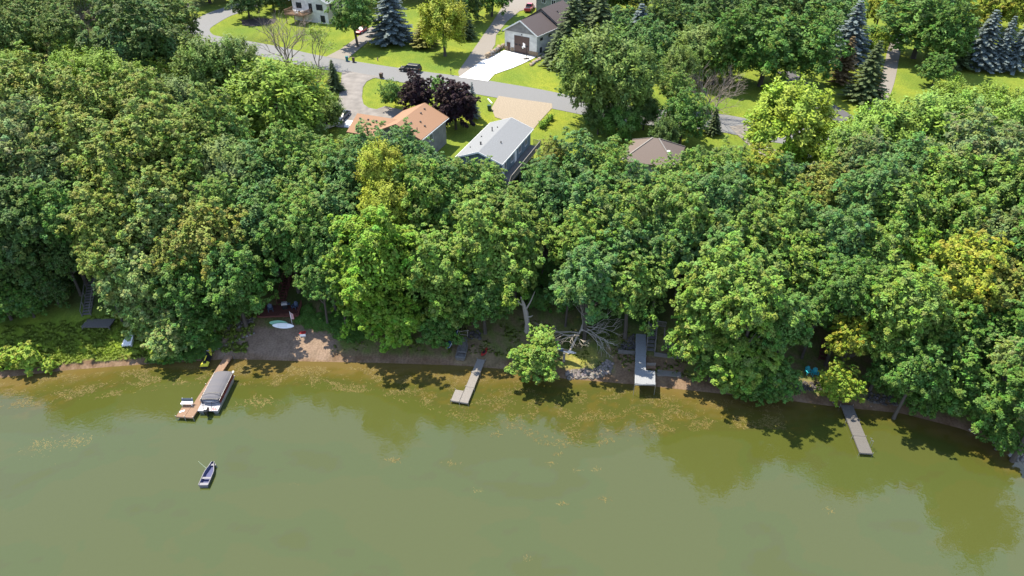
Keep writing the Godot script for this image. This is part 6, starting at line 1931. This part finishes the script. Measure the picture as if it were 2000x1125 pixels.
func jet_ski(nose: Vector3, tail: Vector3) -> void:
	var dir := nose - tail
	dir.y = 0
	var L := dir.length()
	var m := (nose + tail) / 2
	var o := thing("jet_ski", "yellow and black jet ski nosed onto the bank left of the dock", "jet ski", Vector3(m.x, maxf(0.12, terr(m.x, m.z) * 0.5), m.z), yaw(dir))
	var rg := []
	var up := []
	for i in 9:
		var f := i / 8.0
		var hw := 0.56 * (1.0 - 0.75 * pow(smoothstep(0.45, 1.05, f), 1.5)) 
		var x := (f - 0.5) * L
		var k := 0.25 * smoothstep(0.6, 1.0, f)
		rg.append([Vector3(x, 0.3 + k, -hw), Vector3(x, -0.05 + k, -hw * 0.6), Vector3(x, -0.05 + k, hw * 0.6), Vector3(x, 0.3 + k, hw)])
		up.append([Vector3(x, 0.31 + k, -hw * 0.98), Vector3(x, 0.42 + k * 1.3 + 0.12 * sin(f * PI), -hw * 0.55), Vector3(x, 0.42 + k * 1.3 + 0.12 * sin(f * PI), hw * 0.55), Vector3(x, 0.31 + k, hw * 0.98)])
	var mb := MB.new()
	mb.loft(rg)
	put("hull", mb, M.black, o)
	mb = MB.new()
	mb.loft(up.slice(0, 3))
	put("rear_deck", mb, M.yellow, o)
	mb = MB.new()
	mb.loft(up.slice(2, 6))
	put("footwell", mb, M.black, o)
	mb = MB.new()
	mb.loft(up.slice(5, 9))
	put("bow_cover", mb, M.yellow, o)
	mb = MB.new()
	mb.loft([[Vector3(-L * 0.38, 0.45, -0.2), Vector3(-L * 0.38, 0.7, -0.12), Vector3(-L * 0.38, 0.7, 0.12), Vector3(-L * 0.38, 0.45, 0.2)], [Vector3(0.0, 0.5, -0.24), Vector3(0.0, 0.78, -0.14), Vector3(0.0, 0.78, 0.14), Vector3(0.0, 0.5, 0.24)], [Vector3(L * 0.16, 0.5, -0.24), Vector3(L * 0.16, 0.95, -0.14), Vector3(L * 0.16, 0.95, 0.14), Vector3(L * 0.16, 0.5, 0.24)]])
	put("seat", mb, M.black, o)
	mb = MB.new()
	mb.box(Vector3(-L * 0.12, 0.77, 0), Vector3(L * 0.36, 0.03, 0.16))
	put("seat_stripe", mb, M.yellow, o)
	mb = MB.new()
	mb.tube([Vector3(L * 0.13, 1.02, -0.38), Vector3(L * 0.2, 1.0, 0), Vector3(L * 0.13, 1.02, 0.38)], [0.035, 0.035, 0.035], 6)
	put("handlebar", mb, M.black, o)
	mb = MB.new()
	mb.box(Vector3(L * 0.26, 0.92, 0), Vector3(0.25, 0.14, 0.3), Basis(Vector3(0, 0, 1), -0.5))
	put("console", mb, M.hull_silver, o)

# ---------------------------------------------------------------- vehicles
# a car along local +x (front), wheels on the ground
func car(label: String, category: String, at: Vector3, dir: Vector3, paint: Material, kind: String) -> void:
	var o := thing("parked_" + kind, label, category, at, yaw(dir))
	var L: float = {"suv": 4.8, "sedan": 4.7, "pickup": 5.6, "truck": 5.2}[kind]
	var W := 1.85
	var belt: float = {"suv": 1.05, "sedan": 0.9, "pickup": 1.1, "truck": 1.15}[kind]
	var st := []
	for q in [[-0.5, 0.55, 0.0, 0.86], [-0.485, 0.35, 0.0, 0.94], [-0.3, 0.28, 0.0, 1.0], [0.0, 0.26, 0.0, 1.0], [0.22, 0.26, 0.0, 1.0], [0.36, 0.28, -0.12, 0.98], [0.47, 0.32, -0.2, 0.9], [0.5, 0.5, -0.3, 0.8]]:
		var x: float = q[0] * L
		var hw: float = W / 2 * q[3]
		var top: float = belt + q[2] * (1.0 if kind != "truck" else 0.4)
		st.append([Vector3(x, q[1], -hw * 0.9), Vector3(x, (q[1] + top) / 2, -hw), Vector3(x, top - 0.05, -hw * 0.96), Vector3(x, top, -hw * 0.85), Vector3(x, top, hw * 0.85), Vector3(x, top - 0.05, hw * 0.96), Vector3(x, (q[1] + top) / 2, hw), Vector3(x, q[1], hw * 0.9)])
	var mb := MB.new()
	mb.loft(st)
	put("body", mb, paint, o)
	var cab: Array = {"suv": [-0.47, -0.42, 0.1, 0.24], "sedan": [-0.4, -0.24, 0.06, 0.24], "pickup": [-0.12, -0.09, 0.12, 0.25], "truck": [-0.44, -0.42, 0.2, 0.32]}[kind]
	var roof: float = {"suv": 1.72, "sedan": 1.42, "pickup": 1.8, "truck": 1.95}[kind]
	var lo := []
	var hi := []
	for q in [[0, -1], [3, -1], [3, 1], [0, 1]]: lo.append(Vector3(cab[q[0]] * L, belt - 0.02, q[1] * W / 2 * 0.9))
	for q in [[1, -1], [2, -1], [2, 1], [1, 1]]: hi.append(Vector3(cab[q[0]] * L, roof - 0.06, q[1] * W / 2 * 0.72))
	mb = MB.new()
	mb.loft([lo, hi])
	put("glass", mb, M.pane, o)
	mb = MB.new()
	var top := []
	for v in hi: top.append(Vector3(v.x * 0.97 - 0.02, roof, v.z * 0.9))
	var eaves := []
	for v in hi: eaves.append(Vector3(v.x, v.y + 0.004, v.z * 1.03))
	mb.loft([eaves, top])
	var rf := put("roof", mb, paint, o)
	mb = MB.new()
	for k in 4: mb.beam(lo[k] * Vector3(1, 1, 1.01), hi[k] * Vector3(1, 1, 1.03), 0.07, 0.07)
	for s in [-1, 1]:
		mb.beam(Vector3((cab[1] + cab[2]) / 2 * L - 0.1, belt, s * W / 2 * 0.905), Vector3((cab[1] + cab[2]) / 2 * L - 0.1, roof - 0.05, s * W / 2 * 0.735), 0.08, 0.06)
	put("pillar", mb, paint, rf)
	for x in [-0.31, 0.31]:
		for s in [-1, 1]:
			var t := MB.new()
			var c := Vector3(x * L, 0.36, s * (W / 2 - 0.1))
			t.tube([c - Vector3(0, 0, 0.11), c + Vector3(0, 0, 0.11)], [0.36, 0.36], 14)
			var wh := put("wheel", t, M.rubber, o)
			t = MB.new()
			t.tube([c + Vector3(0, 0, s * 0.08), c + Vector3(0, 0, s * 0.125)], [0.22, 0.2], 10)
			put("rim", t, M.steel, wh)
	for s in [-1, 1]:
		var h := MB.new()
		h.box(Vector3(L * 0.485, belt - 0.32, s * W * 0.34), Vector3(0.14, 0.16, 0.34))
		put("headlight", h, M.lamp_glass, o)
		h = MB.new()
		h.box(Vector3(-L * 0.493, belt - 0.15, s * W * 0.37), Vector3(0.08, 0.3, 0.16))
		put("tail_light", h, M.red_glass, o)
	mb = MB.new()
	mb.box(Vector3(L * 0.49, 0.45, 0), Vector3(0.12, 0.2, W * 0.85))
	mb.box(Vector3(-L * 0.49, 0.48, 0), Vector3(0.12, 0.2, W * 0.85))
	put("bumper", mb, M.black if kind == "truck" else paint, o)
	if kind == "pickup":
		mb = MB.new()
		mb.box(Vector3(-L * 0.31, belt + 0.006, 0), Vector3(L * 0.34, 0.02, W * 0.78))
		put("cargo_bed", mb, M.black, o)

func build_vehicles() -> void:
	car("black sport utility car parked on the asphalt road beside the lawn", "car", Vector3(-22.02, 14.45, -152.70), Vector3(-0.95, 0, -0.3), M.car_black, "suv")
	car("dark blue car parked on the driveway left of the orange-roofed house", "car", Vector3(-32.67, 12.75, -129.90), Vector3(-0.25, 0, 0.95), M.car_blue, "sedan")
	car("white car parked under the trees left of the orange-roofed house", "car", Vector3(-34.70, 12.39, -126.22), Vector3(-0.7, 0, 0.7), M.car_white, "suv")
	car("red car at the top of the white house's driveway, under a dark tree", "car", Vector3(-37.50, 15.23, -180.71), Vector3(-0.3, 0, 0.95), M.car_red, "sedan")
	car("red pickup seen from behind on the gravel lane by the garage", "pickup", Vector3(4.69, 16.10, -198.90), Vector3(0.25, 0, -0.97), M.car_red, "pickup")
	car("white boxy off-road car seen from the side between the trees", "truck", Vector3(48.27, 12.10, -109.91), Vector3(-0.98, 0, 0.1), M.car_white, "truck")
	car("silver car at the far end of the straight gravel lane", "car", Vector3(91.88, 15.90, -170.80), Vector3(0.4, 0, 0.9), M.car_white, "sedan")

# ---------------------------------------------------------------- small things
func bin_(label: String, at: Vector3, turn: float, m: Material) -> void:
	var o := thing("wheeled_bin", label, "bin", at, turn, "wheeled bins by the road")
	var mb := MB.new()
	mb.loft([[Vector3(-0.24, 0.06, -0.26), Vector3(0.24, 0.06, -0.26), Vector3(0.24, 0.06, 0.26), Vector3(-0.24, 0.06, 0.26)], [Vector3(-0.31, 1.02, -0.36), Vector3(0.31, 1.02, -0.36), Vector3(0.31, 1.02, 0.36), Vector3(-0.31, 1.02, 0.36)]])
	put("body", mb, m, o)
	mb = MB.new()
	mb.loft([[Vector3(-0.34, 1.03, -0.4), Vector3(0.34, 1.03, -0.4), Vector3(0.34, 1.03, 0.4), Vector3(-0.34, 1.03, 0.4)], [Vector3(-0.3, 1.12, -0.36), Vector3(0.3, 1.12, -0.36), Vector3(0.3, 1.14, 0.36), Vector3(-0.3, 1.14, 0.36)]])
	put("lid", mb, m, o)
	for s in [-1, 1]:
		mb = MB.new()
		mb.tube([Vector3(s * 0.27, 0.13, 0.3), Vector3(s * 0.33, 0.13, 0.3)], [0.13, 0.13], 10)
		put("wheel", mb, M.rubber, o)

func build_small() -> void:
	rng.seed = 303
	bin_("teal wheeled bin at the foot of the white house's driveway", Vector3(-37.08, 14.60, -159.39), 0.3, M.teal_plastic)
	bin_("dark brown wheeled bin on the lawn edge right of the teal bin", Vector3(-35.45, 14.59, -158.65), 0.2, M.brown_plastic)
	bin_("brown wheeled bin on the grass island across the road", Vector3(-27.79, 14.29, -148.80), 2.8, M.brown_plastic)
	bin_("dark green bin on the lawn beside the tan driveway", Vector3(-4.40, 13.19, -133.01), 1.4, M.green_plastic)
	var pl := MB.new()
	pl.beam(Vector3(-4.84, 13.73, -138.07), Vector3(-3.96, 13.59, -135.89), 0.2, 0.12)
	tag(put("white_plank", pl, M.white_paint), "white plank lying on the lawn above the dark green bin", "plank")
	# mailbox
	var o := thing("mailbox", "dark roadside mailbox on a post at the lawn edge right of the black car", "mailbox", Vector3(-13.08, 14.40, -150.46))
	var mb := MB.new()
	mb.box(Vector3(0, 0.55, 0), Vector3(0.1, 1.1, 0.1))
	put("post", mb, M.dark_wood, o)
	mb = MB.new()
	mb.tube([Vector3(0, 1.2, -0.28), Vector3(0, 1.2, 0.28)], [0.15, 0.15], 10)
	put("box", mb, M.black, o)
	o = thing("hydrant", "small yellow-brown hydrant on the lawn left of the black car", "hydrant", Vector3(-30.21, 14.63, -159.65))
	mb = MB.new()
	mb.tube([Vector3(0, 0, 0), Vector3(0, 0.7, 0), Vector3(0, 0.82, 0)], [0.13, 0.13, 0.05], 8)
	put("barrel", mb, M.tan_stone, o)
	mb = MB.new()
	mb.tube([Vector3(-0.22, 0.5, 0), Vector3(0.22, 0.5, 0)], [0.07, 0.07], 8)
	put("nozzle", mb, M.tan_stone, o)
	# basketball hoop
	o = thing("basketball_hoop", "portable basketball hoop standing on the white concrete apron", "basketball hoop", Vector3(3.24, 14.73, -160.46), 0.4)
	mb = MB.new()
	mb.box(Vector3(0, 0.1, 0), Vector3(1.3, 0.2, 0.8))
	put("base", mb, M.black, o)
	mb = MB.new()
	mb.tube([Vector3(0, 0.1, 0), Vector3(0, 2.6, 0), Vector3(-0.5, 3.2, 0)], [0.06, 0.06, 0.05], 8)
	put("pole", mb, M.black, o)
	mb = MB.new()
	mb.box(Vector3(-0.6, 3.2, 0), Vector3(0.05, 0.8, 1.2))
	put("backboard", mb, M.lamp_glass, o)
	mb = MB.new()
	mb.tube([Vector3(-0.9, 2.95, 0.0), Vector3(-0.9, 2.5, 0)], [0.22, 0.12], 10, false)
	put("net", mb, M.white_paint, o)
	# boulder walls by the garage
	for q in [[Vector3(-5.68, 14.70, -160.92), Vector3(-1.81, 14.91, -169.25), "pale boulder wall between the gravel lane and the white apron", 4.0, "boulder_wall"], [Vector3(4.07, 14.60, -156.10), Vector3(9.28, 14.90, -166.07), "low stone edging between the garage and the right lawn", 2.0, "stone_edging"]]:
		o = thing(q[4], q[2], "stone wall")
		var n := int(q[0].distance_to(q[1]) / 0.6)
		for row in int(q[3]) / 2 + 1:
			for k in n:
				var p: Vector3 = q[0].lerp(q[1], (k + 0.5 * (row % 2) + rng.randf() * 0.3) / n)
				mb = MB.new()
				var r := rng.randf_range(0.28, 0.5)
				mb.lump(onto(p, r * 0.5 + (row * 0.35 if q[3] > 3 else 0.05)) + Vector3(rng.randf_range(-0.3, 0.3), 0, rng.randf_range(-0.3, 0.3)), Vector3(r, r * 0.8, r), rng)
				put("stone", mb, [M.stone, M.tan_stone, M.tan_stone][rng.randi() % 3], o)
	# clipped bushes by the tan driveway
	for q in [[Vector3(5.66, 12.66, -125.56), 0.95, "round bright green clipped bush beside the tan driveway, nearest the house deck"], [Vector3(6.47, 12.82, -126.89), 0.8, "clipped bush in the middle of the row beside the tan driveway"], [Vector3(7.31, 13.00, -128.48), 0.85, "clipped bush at the road end of the row beside the tan driveway"]]:
		o = thing("clipped_bush", q[2], "bush", q[0], rng.randf() * 6.0, "clipped bushes by the tan driveway")
		var cr := put("foliage", M.shrubs[1], M.leaf_bg, o)
		cr.position.y = q[1] * 0.7
		cr.scale = Vector3.ONE * q[1] / 5.0
